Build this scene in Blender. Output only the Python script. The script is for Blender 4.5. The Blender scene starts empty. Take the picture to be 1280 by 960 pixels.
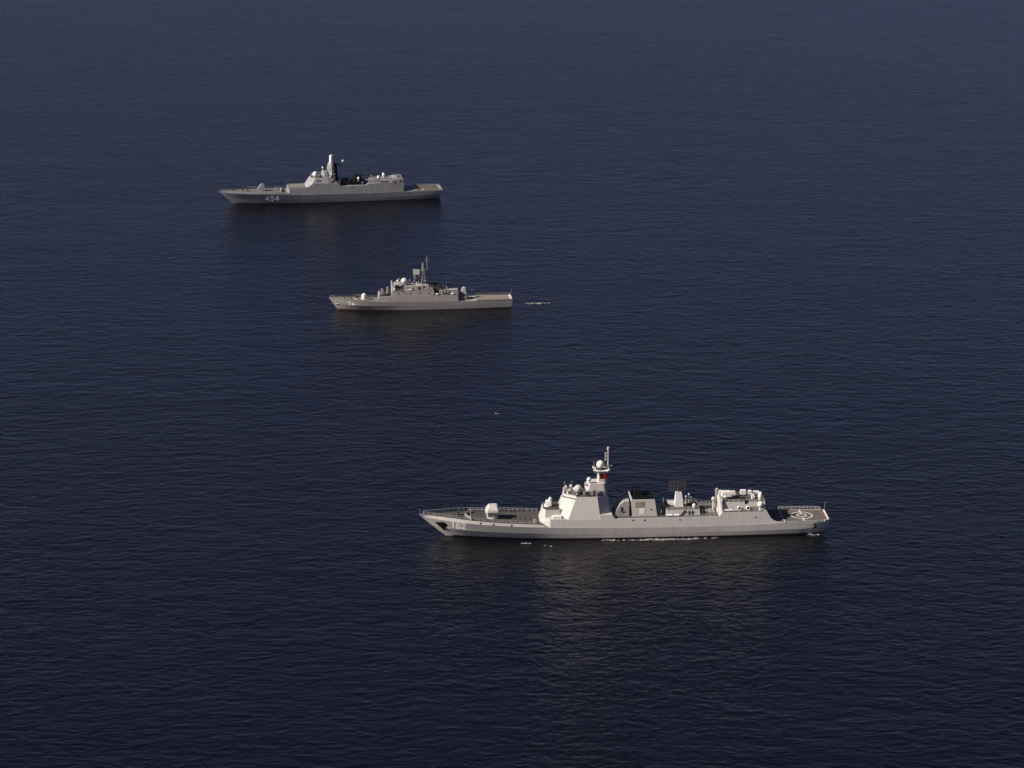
import bpy, bmesh, math, random
import numpy as np
from mathutils import Vector
C = bpy.context.scene.collection
SC = bpy.context.scene
random.seed(7)
RNG = np.random.default_rng(11)

# ------------------------------------------------------------------ camera
cam_d = bpy.data.cameras.new('camera')
cam = bpy.data.objects.new('camera', cam_d); C.objects.link(cam)
cam_d.sensor_width = 36.0; cam_d.lens = 36.0 * 3500 / 1280
cam_d.clip_start = 1.0; cam_d.clip_end = 60000
cam.location = (0, 0, 357.5)
cam.rotation_euler = (math.radians(90 - 15.9), 0, 0)
SC.camera = cam

# ------------------------------------------------------------------ light
SUN_EL, SUN_AZ = 35.0, 198.5           # azimuth counter-clockwise from +X, towards the sun
world = bpy.data.worlds.new('World'); SC.world = world; world.use_nodes = True
wn = world.node_tree.nodes; wl = world.node_tree.links
wn.clear()
sky = wn.new('ShaderNodeTexSky'); sky.sky_type = 'NISHITA'; sky.sun_disc = False
SKY_TINT = (1.00, 0.712, 0.68)
sky.sun_elevation = math.radians(SUN_EL)
sky.sun_rotation = math.radians(90 - SUN_AZ)   # sky rotation runs clockwise from +Y
sky.altitude = 0; sky.air_density = 0.5; sky.dust_density = 0.2; sky.ozone_density = 6.0
bg = wn.new('ShaderNodeBackground'); bg.inputs['Strength'].default_value = 0.060
wo = wn.new('ShaderNodeOutputWorld')
tint = wn.new('ShaderNodeVectorMath'); tint.operation = 'MULTIPLY'      # evening air, a little violet
tint.inputs[1].default_value = SKY_TINT
wl.new(sky.outputs[0], tint.inputs[0]); wl.new(tint.outputs[0], bg.inputs['Color']); wl.new(bg.outputs[0], wo.inputs['Surface'])
sd = bpy.data.lights.new('sun', 'SUN'); sd.energy = 5.0; sd.angle = math.radians(0.5); sd.color = (1.0, 0.88, 0.76)
sun = bpy.data.objects.new('sun', sd); C.objects.link(sun)
az, el = math.radians(SUN_AZ), math.radians(SUN_EL)
to_sun = Vector((math.cos(az) * math.cos(el), math.sin(az) * math.cos(el), math.sin(el)))
sun.rotation_euler = to_sun.to_track_quat('Z', 'Y').to_euler()
SC.view_settings.view_transform = 'Standard'; SC.view_settings.look = 'None'
SC.view_settings.gamma = 1.0; SC.view_settings.use_curve_mapping = False
SC.view_settings.exposure = 0.65
SC.cycles.max_bounces = 6

# ------------------------------------------------------------------ materials
def new_mat(name):
    m = bpy.data.materials.new(name); m.use_nodes = True
    nt = m.node_tree
    return m, nt, nt.nodes['Principled BSDF']

def paint(name, col, rough=0.55, var=0.10, stain=None, stain_amt=0.0, scale=0.35):
    """weathered ship paint: broad tone patches, vertical run marks, optional stains"""
    m, nt, b = new_mat(name)
    N, L = nt.nodes, nt.links
    tc = N.new('ShaderNodeTexCoord')
    mp = N.new('ShaderNodeMapping'); mp.inputs['Scale'].default_value = (1, 1, 0.12)
    L.new(tc.outputs['Object'], mp.inputs['Vector'])
    n1 = N.new('ShaderNodeTexNoise'); n1.inputs['Scale'].default_value = scale * 2.2; n1.inputs['Detail'].default_value = 5
    n2 = N.new('ShaderNodeTexNoise'); n2.inputs['Scale'].default_value = scale; n2.inputs['Detail'].default_value = 3
    L.new(mp.outputs[0], n1.inputs['Vector']); L.new(tc.outputs['Object'], n2.inputs['Vector'])
    ad = N.new('ShaderNodeMath'); ad.operation = 'ADD'
    L.new(n1.outputs['Fac'], ad.inputs[0]); L.new(n2.outputs['Fac'], ad.inputs[1])
    mr = N.new('ShaderNodeMapRange'); mr.inputs['From Min'].default_value = 0.6; mr.inputs['From Max'].default_value = 1.4
    mr.inputs['To Min'].default_value = 1 - var; mr.inputs['To Max'].default_value = 1 + var
    L.new(ad.outputs[0], mr.inputs['Value'])
    mul = N.new('ShaderNodeVectorMath'); mul.operation = 'SCALE'
    mul.inputs[0].default_value = col
    L.new(mr.outputs[0], mul.inputs['Scale'])
    out = mul.outputs[0]
    if stain:
        n3 = N.new('ShaderNodeTexNoise'); n3.inputs['Scale'].default_value = 0.9; n3.inputs['Detail'].default_value = 4
        L.new(mp.outputs[0], n3.inputs['Vector'])
        r = N.new('ShaderNodeMapRange'); r.inputs['From Min'].default_value = 0.56; r.inputs['From Max'].default_value = 0.75
        r.inputs['To Max'].default_value = stain_amt
        L.new(n3.outputs['Fac'], r.inputs['Value'])
        mx = N.new('ShaderNodeMix'); mx.data_type = 'RGBA'
        L.new(r.outputs[0], mx.inputs['Factor']); L.new(out, mx.inputs['A']); mx.inputs['B'].default_value = (*stain, 1)
        out = mx.outputs['Result']
    L.new(out, b.inputs['Base Color'])
    b.inputs['Roughness'].default_value = rough
    b.inputs['Specular IOR Level'].default_value = 0.25 if rough < 0.6 else 0.08
    return m

RUST = (0.16, 0.085, 0.045)
M = {
    'grey1': paint('pale_grey_paint', (0.44, 0.43, 0.41), 0.5, 0.07, RUST, 0.15),
    'white1': paint('off_white_paint', (0.68, 0.67, 0.65), 0.45, 0.05),
    'hull1': paint('light_grey_hull_paint', (0.425, 0.415, 0.395), 0.5, 0.08, RUST, 0.22),
    'deck1': paint('grey_deck_coating', (0.070, 0.066, 0.064), 0.8, 0.14, scale=0.5),
    'flight1': paint('brown_grey_flight_deck', (0.104, 0.096, 0.090), 0.8, 0.12, scale=0.5),
    'line': paint('white_deck_marking', (0.88, 0.87, 0.85), 0.6, 0.10, scale=1.2),
    'grey2': paint('warm_grey_paint', (0.30, 0.29, 0.275), 0.55, 0.09, RUST, 0.30),
    'mark': paint('worn_white_marking', (0.52, 0.50, 0.47), 0.7, 0.25, scale=1.6),
    'boat_shade': paint('shadowed_grey_paint', (0.27, 0.265, 0.26), 0.8, 0.12),  # boat house only: bridge shadow put into the colour
    'deck2': paint('greenish_grey_deck', (0.15, 0.15, 0.13), 0.8, 0.14, scale=0.6),
    'flight2': paint('sandy_flight_deck', (0.185, 0.170, 0.154), 0.8, 0.14, (0.30, 0.14, 0.05), 0.35, scale=0.6),
    'white2': paint('dull_white_paint', (0.60, 0.59, 0.56), 0.5, 0.06),
    'red2': paint('red_boot_topping', (0.13, 0.062, 0.050), 0.6, 0.25, (0.30, 0.25, 0.22), 0.5),
    'grey3': paint('blue_grey_paint', (0.178, 0.184, 0.200), 0.55, 0.13, RUST, 0.35),
    'light3': paint('light_grey_paint', (0.24, 0.245, 0.255), 0.55, 0.07),
    'deck3': paint('pale_grey_deck', (0.135, 0.13, 0.125), 0.8, 0.12, scale=0.5),
    'flight3': paint('brown_flight_deck', (0.098, 0.082, 0.070), 0.8, 0.15, scale=0.5),
    'white3': paint('white_dome_paint', (0.74, 0.74, 0.73), 0.4, 0.04),
    'black': paint('sooty_black_and_shade', (0.007, 0.0065, 0.0065), 0.65, 0.3),  # funnel black; also painted shade in anchor pockets, recess and behind the mast
    'dark': paint('dark_grey_paint', (0.055, 0.053, 0.052), 0.7, 0.2),
    'boot': paint('black_boot_topping', (0.030, 0.017, 0.014), 0.5, 0.3),
    'mid': paint('mid_grey_paint', (0.24, 0.235, 0.225), 0.6, 0.12),
    'brass': paint('brown_antenna_metal', (0.11, 0.085, 0.055), 0.6, 0.15),
    'louvre': paint('tan_grille_metal', (0.25, 0.205, 0.15), 0.7, 0.15),
    'red': paint('red_cloth', (0.16, 0.012, 0.014), 0.8, 0.10),
    'glass': paint('dark_bridge_glass', (0.03, 0.035, 0.04), 0.15, 0.1),
}

# ------------------------------------------------------------------ mesh builder
class MB:
    def __init__(s): s.v = []; s.f = []; s.sm = []
    def add(s, vs, fs, smooth=False):
        o = len(s.v); s.v += [tuple(map(float, p)) for p in vs]
        for f in fs: s.f.append([i + o for i in f]); s.sm.append(smooth)
    def prism(s, bot, z0, top, z1):
        """frustum between two outlines (u,v) of the same count"""
        n = len(bot)
        za = z0 if hasattr(z0, '__len__') else [z0] * n
        zb = z1 if hasattr(z1, '__len__') else [z1] * n
        vs = [(p[0], p[1], za[i]) for i, p in enumerate(bot)] + [(p[0], p[1], zb[i]) for i, p in enumerate(top)]
        fs = [[i, (i + 1) % n, n + (i + 1) % n, n + i] for i in range(n)]
        fs += [list(range(n))[::-1], list(range(n, 2 * n))]
        s.add(vs, fs)
    def box(s, u0, u1, v0, v1, z0, z1, tu=0.0, tv=0.0):
        s.prism([(u0, v0), (u1, v0), (u1, v1), (u0, v1)], z0,
                [(u0 + tu, v0 + tv), (u1 - tu, v0 + tv), (u1 - tu, v1 - tv), (u0 + tu, v1 - tv)], z1)
    def side(s, prof, v0, v1, lean=0.0, zb=0.0):
        """side outline (u,z) pulled across the ship; walls lean inwards above zb"""
        n = len(prof)
        vs = [(u, v0 + lean * (z - zb), z) for u, z in prof] + [(u, v1 - lean * (z - zb), z) for u, z in prof]
        fs = [[i, (i + 1) % n, n + (i + 1) % n, n + i] for i in range(n)] + [list(range(n))[::-1], list(range(n, 2 * n))]
        s.add(vs, fs)
    def bar(s, a, b, r0, r1=None, n=8, smooth=True):
        r1 = r0 if r1 is None else r1
        a = Vector(a); b = Vector(b); d = (b - a)
        q = d.to_track_quat('Z', 'Y'); X = q @ Vector((1, 0, 0)); Y = q @ Vector((0, 1, 0))
        vs = []
        for c, r in ((a, r0), (b, r1)):
            for i in range(n):
                t = 2 * math.pi * i / n; vs.append(c + X * (r * math.cos(t)) + Y * (r * math.sin(t)))
        s.add(vs, [[i, (i + 1) % n, n + (i + 1) % n, n + i] for i in range(n)], smooth)
        s.add(vs[:n], [list(range(n))[::-1]]); s.add(vs[n:], [list(range(n))])
    def lathe(s, c, prof, n=20, axis='z', smooth=True):
        """profile (r, h) revolved about a vertical axis through c"""
        vs = []; k = len(prof)
        for r, h in prof:
            for i in range(n):
                t = 2 * math.pi * i / n
                if axis == 'z': p = (c[0] + r * math.cos(t), c[1] + r * math.sin(t), c[2] + h)
                elif axis == 'v': p = (c[0] + r * math.cos(t), c[1] + h, c[2] + r * math.sin(t))
                else: p = (c[0] + h, c[1] + r * math.cos(t), c[2] + r * math.sin(t))
                vs.append(p)
        fs = []
        for j in range(k - 1):
            for i in range(n):
                fs.append([j * n + i, j * n + (i + 1) % n, (j + 1) * n + (i + 1) % n, (j + 1) * n + i])
        s.add(vs, fs, smooth)
        s.add(vs[:n], [list(range(n))[::-1]]); s.add(vs[-n:], [list(range(n))])
    def ball(s, c, rx, rz=None, n=20, lo=-1.0):
        rz = rx if rz is None else rz
        a0 = math.asin(lo) if lo > -1 else -math.pi / 2 + 0.06
        pr = [(rx * math.cos(a), rz * math.sin(a)) for a in np.linspace(a0, math.pi / 2 - 0.06, 12)]
        s.lathe(c, pr, n)
    def rail(s, pts, h=1.1, step=1.7, r=0.07, bars=2):
        pts = [Vector(p) for p in pts]
        for a, b in zip(pts[:-1], pts[1:]):
            for k in range(bars):
                z = Vector((0, 0, h * (k + 1) / bars)); s.bar(a + z, b + z, r * 0.7, n=4, smooth=False)
            n = max(1, int((b - a).length / step))
            for i in range(n + 1):
                p = a.lerp(b, i / n); s.bar(p, p + Vector((0, 0, h)), r, n=4, smooth=False)
    def build(s, name, mat, parent=None, L=0.0):
        me = bpy.data.meshes.new(name)
        me.from_pydata([(u - L / 2, -v, z) for u, v, z in s.v], [], s.f)
        me.polygons.foreach_set('use_smooth', s.sm)
        me.materials.append(mat)
        bm = bmesh.new(); bm.from_mesh(me); bmesh.ops.recalc_face_normals(bm, faces=bm.faces); bm.to_mesh(me); bm.free()
        me.update()
        o = bpy.data.objects.new(name, me); C.objects.link(o)
        if parent: o.parent = parent
        return o

def curve(pts):
    """smooth monotone-ish interpolation through (x, y) points"""
    x = np.array([p[0] for p in pts], float); y = np.array([p[1] for p in pts], float)
    d = np.diff(y) / np.diff(x); m = np.zeros(len(x)); m[0] = d[0]; m[-1] = d[-1]
    for i in range(1, len(x) - 1):
        m[i] = 0 if d[i - 1] * d[i] <= 0 else 2 * d[i - 1] * d[i] / (d[i - 1] + d[i])
    def f(q):
        q = min(max(q, x[0]), x[-1]); i = min(max(int(np.searchsorted(x, q)) - 1, 0), len(x) - 2)
        h = x[i + 1] - x[i]; t = (q - x[i]) / h
        return float((2*t**3-3*t**2+1)*y[i] + (t**3-2*t**2+t)*h*m[i] + (-2*t**3+3*t**2)*y[i+1] + (t**3-t**2)*h*m[i+1])
    return f

class Hull:
    """longitudinal lines (list of (u, v, z)) from the keel up; lofted port and starboard"""
    def __init__(s, lines, n=90):
        s.ln = []
        for L in lines:
            s.ln.append((L[0][0], L[-1][0], curve([(p[0], p[1]) for p in L]), curve([(p[0], p[2]) for p in L])))
        t = np.linspace(0, 1, n); s.t = np.concatenate([t[:12] ** 1.0, t[12:]])
    def pt(s, k, t):
        a, b, fv, fz = s.ln[k]; u = a + (b - a) * t
        return np.array([u, fv(u), fz(u)])
    def mesh(s, mb, k0=0, k1=None, off=0.0, t0=0.0, t1=1.0, caps=True):
        k1 = len(s.ln) - 1 if k1 is None else k1
        T = [t for t in s.t if t0 <= t <= t1]
        for sg in (1, -1):
            vs = []
            for t in T:
                for k in range(k0, k1 + 1):
                    p = s.pt(k, t); vs.append((p[0], sg * (max(p[1], 0.02) + off), p[2]))
            m = k1 - k0 + 1
            fs = [[i*m+j, (i+1)*m+j, (i+1)*m+j+1, i*m+j+1] for i in range(len(T)-1) for j in range(m-1)]
            mb.add(vs, fs, False)
        if caps:
            for t in (T[0], T[-1]):
                pts = [s.pt(k, t) for k in range(k0, k1 + 1)]
                vs = [(p[0], max(p[1], .02) + off, p[2]) for p in pts] + [(p[0], -max(p[1], .02) - off, p[2]) for p in pts]
                m = len(pts)
                mb.add(vs, [[j, j + 1, m + j + 1, m + j] for j in range(m - 1)])
    def deck(s, mb, k, dz, inset, ua, ub, n=50, thick=0.25):
        fv, fz = s.ln[k][2], s.ln[k][3]
        U = np.linspace(ua, ub, n); vs = []
        for u in U:
            w = max(fv(u) - inset, 0.02); z = fz(u) + dz
            vs += [(u, -w, z), (u, w, z), (u, w, z - thick), (u, -w, z - thick)]
        fs = []
        for i in range(n - 1):
            a, b = 4 * i, 4 * i + 4
            fs += [[a, a+1, b+1, b], [a+1, a+2, b+2, b+1], [a+2, a+3, b+3, b+2], [a+3, a, b, b+3]]
        fs += [[0, 1, 2, 3], [4*n-4, 4*n-3, 4*n-2, 4*n-1]]
        mb.add(vs, fs)
    def v_at(s, u, z):
        """half breadth of the shell at length u and height z"""
        best = None
        for k in range(len(s.ln) - 1):
            t = 0.1; q = 0.5
            for _ in range(60):
                A, B = s.pt(k, t), s.pt(k + 1, t)
                q = (z - A[2]) / (B[2] - A[2] + 1e-9)
                ua = A[0] + (B[0] - A[0]) * q
                span = (s.ln[k][1] - s.ln[k][0])
                t = min(max(t + (u - ua) / span, 0), 1)
            if -0.05 <= q <= 1.05:
                return A[1] + (B[1] - A[1]) * q
        return s.pt(len(s.ln) - 2, t)[1]

DIG = {
    '1': [[(0.38, 0.90), (0.60, 1.0), (0.60, 0.0)]],
    '2': [[(0.08, 0.82), (0.25, 1.0), (0.75, 1.0), (0.92, 0.82), (0.92, 0.62), (0.08, 0.12), (0.08, 0.0), (0.95, 0.0)]],
    '4': [[(0.68, 0.0), (0.68, 1.0), (0.03, 0.30), (0.98, 0.30)]],
    '5': [[(0.9, 1.0), (0.12, 1.0), (0.10, 0.58), (0.7, 0.58), (0.9, 0.42), (0.9, 0.18), (0.7, 0.0), (0.1, 0.0)]],
    '6': [[(0.9, 0.85), (0.72, 1.0), (0.28, 1.0), (0.08, 0.82), (0.08, 0.18), (0.28, 0.0), (0.72, 0.0), (0.92, 0.18), (0.92, 0.40), (0.72, 0.56), (0.1, 0.56)]],
    '7': [[(0.05, 1.0), (0.95, 1.0), (0.42, 0.0)]],
}
def number(text, hull, u0, z0, h, w, gap, stroke, mat, parent, L, side=1, slope=0.0):
    mb = MB()
    for i, ch in enumerate(text):
        ub = u0 + i * (w + gap)
        for pl in DIG[ch]:
            for a, b in zip(pl[:-1], pl[1:]):
                A = Vector((ub + a[0] * w, z0 + a[1] * h)); B = Vector((ub + b[0] * w, z0 + b[1] * h))
                d = (B - A); ln = d.length; d.normalize(); nrm = Vector((-d.y, d.x)) * stroke / 2
                A -= d * stroke * 0.45; B += d * stroke * 0.45
                n = max(2, int(ln / 0.4)); ring = []
                for k in range(n + 1):
                    p = A.lerp(B, k / n)
                    for q in (p + nrm, p - nrm):
                        zz = q.y + slope * (q.x - u0)
                        ring.append((q.x, zz))
                vs = [(u, side * (hull.v_at(u, z) + o), z) for o in (0.05, -0.06) for u, z in ring]
                m = len(ring); fs = []
                for k in range(n):
                    fs += [[2*k, 2*k+1, 2*k+3, 2*k+2], [m+2*k, m+2*k+2, m+2*k+3, m+2*k+1],
                           [2*k, 2*k+2, m+2*k+2, m+2*k], [2*k+1, m+2*k+1, m+2*k+3, 2*k+3]]
                mb.add(vs, fs)
    o = mb.build('hull_number', mat, parent, L)
    o['label'] = f'white hull number {text} painted near the bow'
    return o

def ship_root(name, loc, yaw, label, L):
    o = bpy.data.objects.new(name, None); C.objects.link(o)
    o.empty_display_size = 5
    o.location = loc; o.rotation_euler = (0, 0, math.radians(yaw))
    o['label'] = label; o['category'] = 'warship'; o['group'] = 'warships sailing in formation'
    return o

def place(A, yaw, u0, L):
    """world position of the ship's middle: A is the stem at the waterline, u0 its distance from the bow tip"""
    a = math.radians(yaw); d = L / 2 + u0
    return (A[0] + math.cos(a) * d, A[1] + math.sin(a) * d, 0)

def octagon(u0, uc0, uc1, u1, vf, vs, va):
    return [(u0, -vf), (u0, vf), (uc0, vs), (uc1, vs), (u1, va), (u1, -va), (uc1, -vs), (uc0, -vs)]

def house(mb, st, wall, base):
    """st: stations (u, top); wall(u, z) half breadth; base(u) lower edge height"""
    vs = []; n = len(st)
    for u, zt in st:
        zb = base(u)
        vs += [(u, -wall(u, zb), zb), (u, -wall(u, zt), zt), (u, wall(u, zt), zt), (u, wall(u, zb), zb)]
    fs = []
    for i in range(n - 1):
        a, b = 4 * i, 4 * i + 4
        fs += [[a, a+1, b+1, b], [a+1, a+2, b+2, b+1], [a+2, a+3, b+3, b+2], [a+3, a, b, b+3]]
    fs += [[3, 2, 1, 0], [4*n-4, 4*n-3, 4*n-2, 4*n-1]]
    mb.add(vs, fs)

# ------------------------------------------------------------------ sea
def sea_material():
    m, nt, b = new_mat('sea_water')
    N, L = nt.nodes, nt.links
    b.inputs['Base Color'].default_value = (0.0004, 0.0004, 0.0010, 1)
    b.inputs['Roughness'].default_value = 0.25
    b.inputs['IOR'].default_value = 1.333
    tc = N.new('ShaderNodeTexCoord')
    def layer(scale, stretch, rot, detail, rough=0.55, dist=0.0):
        mp = N.new('ShaderNodeMapping'); mp.inputs['Rotation'].default_value = (0, 0, math.radians(rot))
        mp.inputs['Scale'].default_value = (scale * stretch, scale, scale)
        n = N.new('ShaderNodeTexNoise'); n.inputs['Scale'].default_value = 1.0
        n.inputs['Detail'].default_value = detail; n.inputs['Roughness'].default_value = rough
        n.inputs['Distortion'].default_value = dist
        L.new(tc.outputs['Object'], mp.inputs['Vector']); L.new(mp.outputs[0], n.inputs['Vector'])
        return n.outputs['Fac']
    def math_node(op, a, bb):
        q = N.new('ShaderNodeMath'); q.operation = op
        for i, x in enumerate((a, bb)):
            if isinstance(x, (int, float)): q.inputs[i].default_value = x
            else: L.new(x, q.inputs[i])
        return q.outputs[0]
    swell = layer(1 / 34, 0.55, 9, 2)
    wave = layer(1 / 7.5, 0.62, -9, 3, 0.55, 0.5)
    chop = layer(1 / 2.9, 0.75, 8, 3, 0.5, 0.6)
    gust = layer(1 / 260, 0.45, 12, 3)                      # patches of stronger and weaker wind
    gk = N.new('ShaderNodeMapRange'); gk.inputs['From Min'].default_value = 0.32; gk.inputs['From Max'].default_value = 0.68
    gk.inputs['To Min'].default_value = 0.70; gk.inputs['To Max'].default_value = 1.25
    L.new(gust, gk.inputs['Value'])
    # churned water left astern of each ship: (stern x, stern y, heading of the track, length, half width)
    wk = None
    for sx, sy, yaw, ln, hw in ((141.3, 1049.0, 3.5, 330, 7.0), (4.0, 1403.6, 5.5, 420, 6.5), (-36.0, 1674.0, 9.3, 420, 7.5)):
        mp = N.new('ShaderNodeMapping'); mp.vector_type = 'TEXTURE'
        mp.inputs['Location'].default_value = (sx, sy, 0); mp.inputs['Rotation'].default_value = (0, 0, math.radians(yaw))
        L.new(tc.outputs['Object'], mp.inputs['Vector'])
        sp = N.new('ShaderNodeSeparateXYZ'); L.new(mp.outputs[0], sp.inputs[0])
        along = N.new('ShaderNodeMapRange'); along.inputs['From Min'].default_value = 0; along.inputs['From Max'].default_value = ln
        along.inputs['To Min'].default_value = 1.0; along.inputs['To Max'].default_value = 0.0
        L.new(sp.outputs['X'], along.inputs['Value'])
        ahead = math_node('GREATER_THAN', sp.outputs['X'], 0.0)
        wid = math_node('ADD', math_node('MULTIPLY', sp.outputs['X'], 0.035), hw)
        lat = math_node('DIVIDE', math_node('ABSOLUTE', sp.outputs['Y'], 0), wid)
        edge = N.new('ShaderNodeMapRange'); edge.interpolation_type = 'SMOOTHSTEP'
        edge.inputs['From Min'].default_value = 0.5; edge.inputs['From Max'].default_value = 1.1
        edge.inputs['To Min'].default_value = 1.0; edge.inputs['To Max'].default_value = 0.0
        L.new(lat, edge.inputs['Value'])
        k = math_node('MULTIPLY', math_node('MULTIPLY', along.outputs[0], ahead), edge.outputs[0])
        wk = k if wk is None else math_node('ADD', wk, k)
    churn = math_node('MULTIPLY', math_node('MULTIPLY', layer(1 / 1.6, 0.8, 0, 2), wk), 0.50)
    h = math_node('ADD', math_node('MULTIPLY', swell, SEA_AMP[0]), math_node('MULTIPLY', wave, SEA_AMP[1]))
    h = math_node('ADD', h, math_node('MULTIPLY', math_node('MULTIPLY', math_node('MULTIPLY', chop, SEA_AMP[2]), gk.outputs[0]), math_node('SUBTRACT', 1.0, math_node('MULTIPLY', wk, 0.6))))
    h = math_node('ADD', h, churn)
    bp = N.new('ShaderNodeBump'); bp.inputs['Strength'].default_value = 1.0; bp.inputs['Distance'].default_value = 1.0
    L.new(h, bp.inputs['Height']); L.new(bp.outputs[0], b.inputs['Normal'])
    return m
SEA_AMP = (0.65, 0.72, 0.58)
me = bpy.data.meshes.new('sea')
me.from_pydata([(-20000, -20000, 0), (20000, -20000, 0), (20000, 20000, 0), (-20000, 20000, 0)], [], [[0, 1, 2, 3]])
me.materials.append(sea_material())
sea = bpy.data.objects.new('sea', me); C.objects.link(sea); sea['kind'] = 'structure'

# thin sea haze: one closed box of pale even air from below the sea to just above the camera
HAZE_DENSITY = 0.7e-5
mb = MB(); mb.box(-3500, 3500, -600, 6500, -1.0, 420.0)
hz = bpy.data.materials.new('haze_air'); hz.use_nodes = True
hn = hz.node_tree.nodes; hn.clear()
pv = hn.new('ShaderNodeVolumePrincipled'); pv.inputs['Color'].default_value = (0.78, 0.80, 1.0, 1); pv.inputs['Density'].default_value = HAZE_DENSITY
ho = hn.new('ShaderNodeOutputMaterial'); hz.node_tree.links.new(pv.outputs[0], ho.inputs['Volume'])
haze = mb.build('haze', hz); haze['kind'] = 'stuff'

# ------------------------------------------------------------------ nearest ship: destroyer 162
def build_destroyer():
    L = 161.0
    root = ship_root('destroyer', place((-26.01, 1038.79), 3.48, -10.57, L), 3.48,
                     'large pale grey destroyer numbered 162 with white ring on its flight deck, nearest ship', L)
    hull = Hull([
        [(13.5, .02, -3), (40, 4, -3), (90, 6, -3), (150, 5, -3), (156, 4, -2)],
        [(10.6, .02, 0), (18, 1.9, 0), (28, 4.0, 0), (42, 6.3, 0), (60, 7.8, 0), (85, 8.3, 0), (120, 8.1, 0), (148, 7.3, 0), (155, 6.6, 0), (158, 5.6, 0)],
        [(5.6, .02, 4.0), (12, 2.5, 3.6), (20, 4.8, 3.3), (32, 6.9, 3.0), (45, 7.9, 2.7), (62, 8.4, 2.4), (85, 8.55, 2.2), (120, 8.45, 2.2), (150, 7.9, 2.5), (158, 7.1, 2.6), (160.6, 5.9, 2.6)],
        [(1.0, .02, 8.0), (6, 2.0, 7.6), (12, 4.2, 7.2), (20, 6.4, 6.7), (31, 7.9, 6.1), (43, 8.5, 5.5), (60, 8.7, 5.0), (80, 8.7, 4.55), (110, 8.6, 4.3), (128, 8.4, 4.7), (141, 8.2, 5.1), (155, 7.8, 5.15), (159, 7.2, 5.15), (161.2, 5.8, 5.15)],
        [(0, .02, 8.8), (6, 1.9, 8.7), (12, 4.0, 8.5), (20, 6.2, 7.95), (31, 7.65, 7.15), (43, 8.2, 6.55), (48.5, 8.32, 6.2), (50, 8.45, 5.35), (60, 8.5, 5.04), (80, 8.5, 4.6), (110, 8.4, 4.34), (128, 8.2, 4.74), (141, 8.1, 5.35), (155, 7.7, 5.4), (159, 7.1, 5.4), (161.2, 5.7, 5.4)],
    ], 140)
    mb = MB(); hull.mesh(mb)
    mb.build('hull', M['hull1'], root, L)
    mb = MB(); hull.deck(mb, 4, -0.28, 0.06, 0.4, 50.5, 60); mb.build('foredeck', M['deck1'], root, L)
    mb = MB(); hull.deck(mb, 4, -0.05, 0.3, 138.5, 160.9, 30); mb.build('flight_deck', M['flight1'], root, L)
    # dark boot topping just above the water
    T = np.linspace(0.02, 1, 90)
    mb = MB()
    for sg in (1, -1):
        vs = []
        for t in T:
            p, q = hull.pt(1, t), hull.pt(2, t)
            for s_ in (-0.1, 0.5 / max(q[2], .1)):
                r = p + (q - p) * s_; vs.append((r[0], sg * (max(r[1], .02) + .05), r[2]))
        mb.add(vs, [[2*i, 2*i+2, 2*i+3, 2*i+1] for i in range(len(T) - 1)])
    mb.build('boot_topping', M['boot'], root, L)
    number('162', hull, 12.6, 4.2, 2.4, 1.45, 0.65, 0.56, M['line'], root, L, 1, -0.045)
    number('162', hull, 12.6, 4.2, 2.4, 1.45, 0.65, 0.56, M['line'], root, L, -1, -0.045)
    # anchor pockets: black panels on the shell carry the shade of a recess
    for sg in (1, -1):
        mb = MB(); out = [(6.3, 6.0), (9.9, 6.5), (11.2, 5.3), (10.1, 2.3), (8.0, 4.3)]
        n = len(out); vs = [(u, sg * (hull.v_at(u, z) + o), z) for o in (0.14, -0.4) for u, z in out]
        cu, cz = 9.3, 5.0
        vs.append((cu, sg * (hull.v_at(cu, cz) + .30), cz))
        mb.add(vs, [[i, (i + 1) % n, 2 * n] for i in range(n)] + [[i, (i + 1) % n, n + (i + 1) % n, n + i] for i in range(n)])
        p = mb.build('anchor_pocket_shade', M['black'], root, L)
        mb = MB(); f = lambda u, z: (u, sg * (hull.v_at(u, z) + .22), z)
        mb.bar(f(9.0, 5.9), f(9.7, 3.6), .14); mb.bar(f(9.0, 3.9), f(9.7, 3.6), .16); mb.bar(f(9.7, 3.6), f(10.3, 4.1), .16)
        mb.build('anchor', M['black'], p, L)
    wk = hull.ln[3][2]; zk = hull.ln[3][3]
    wall = lambda u, z: wk(u) - 0.02 - 0.13 * (z - 4.4)
    # lower deckhouse: walls run up from the knuckle line
    mb = MB()
    prof = [(51.0, 8.35), (57.5, 8.35), (58, 7.9), (70.6, 7.95), (70.65, 9.8), (75.2, 9.8), (76.0, 8.5), (77, 7.95), (95, 7.9), (110, 7.9), (117.3, 8.0), (118.2, 9.7), (135.2, 9.75)]
    house(mb, prof, wall, lambda u: zk(u) + .03)
    # chamfered front
    zb = zk(51) + .03
    fp = [(47.2, -4.2), (47.2, 4.2), (51.0, wall(51, zb)), (51.0, -wall(51, zb))]
    ft = [(48.0, -3.9), (48.0, 3.9), (51.0, wall(51, 8.35)), (51.0, -wall(51, 8.35))]
    mb.prism(fp, [5.8, 5.8, 5.15, 5.15], ft, 8.35)
    mb.build('lower_deckhouse', M['grey1'], root, L)
    # dark walking decks on top of the deckhouse
    mb = MB()
    for a, b, z in ((76.8, 83, 7.98), (82.9, 97, 8.0), (97, 117.2, 7.99)):
        w = min(wall(a, z), wall(b, z)) - .35
        mb.box(a, b, -w, w, z - .1, z + .03)
    mb.build('boat_deck', M['deck1'], root, L)
    for u, z, d in ((83.4, 7.45, .5), (87.9, 7.35, .6), (101.8, 7.3, .45), (131.5, 7.6, .5)):
        for sg in (1, -1):
            mb = MB(); w = wall(u, z); mb.box(u - d / 2, u + d / 2, sg * w - .3, sg * w + .08, z - d / 2, z + d / 2); mb.build('scupper', M['dark'], root, L)
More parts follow.
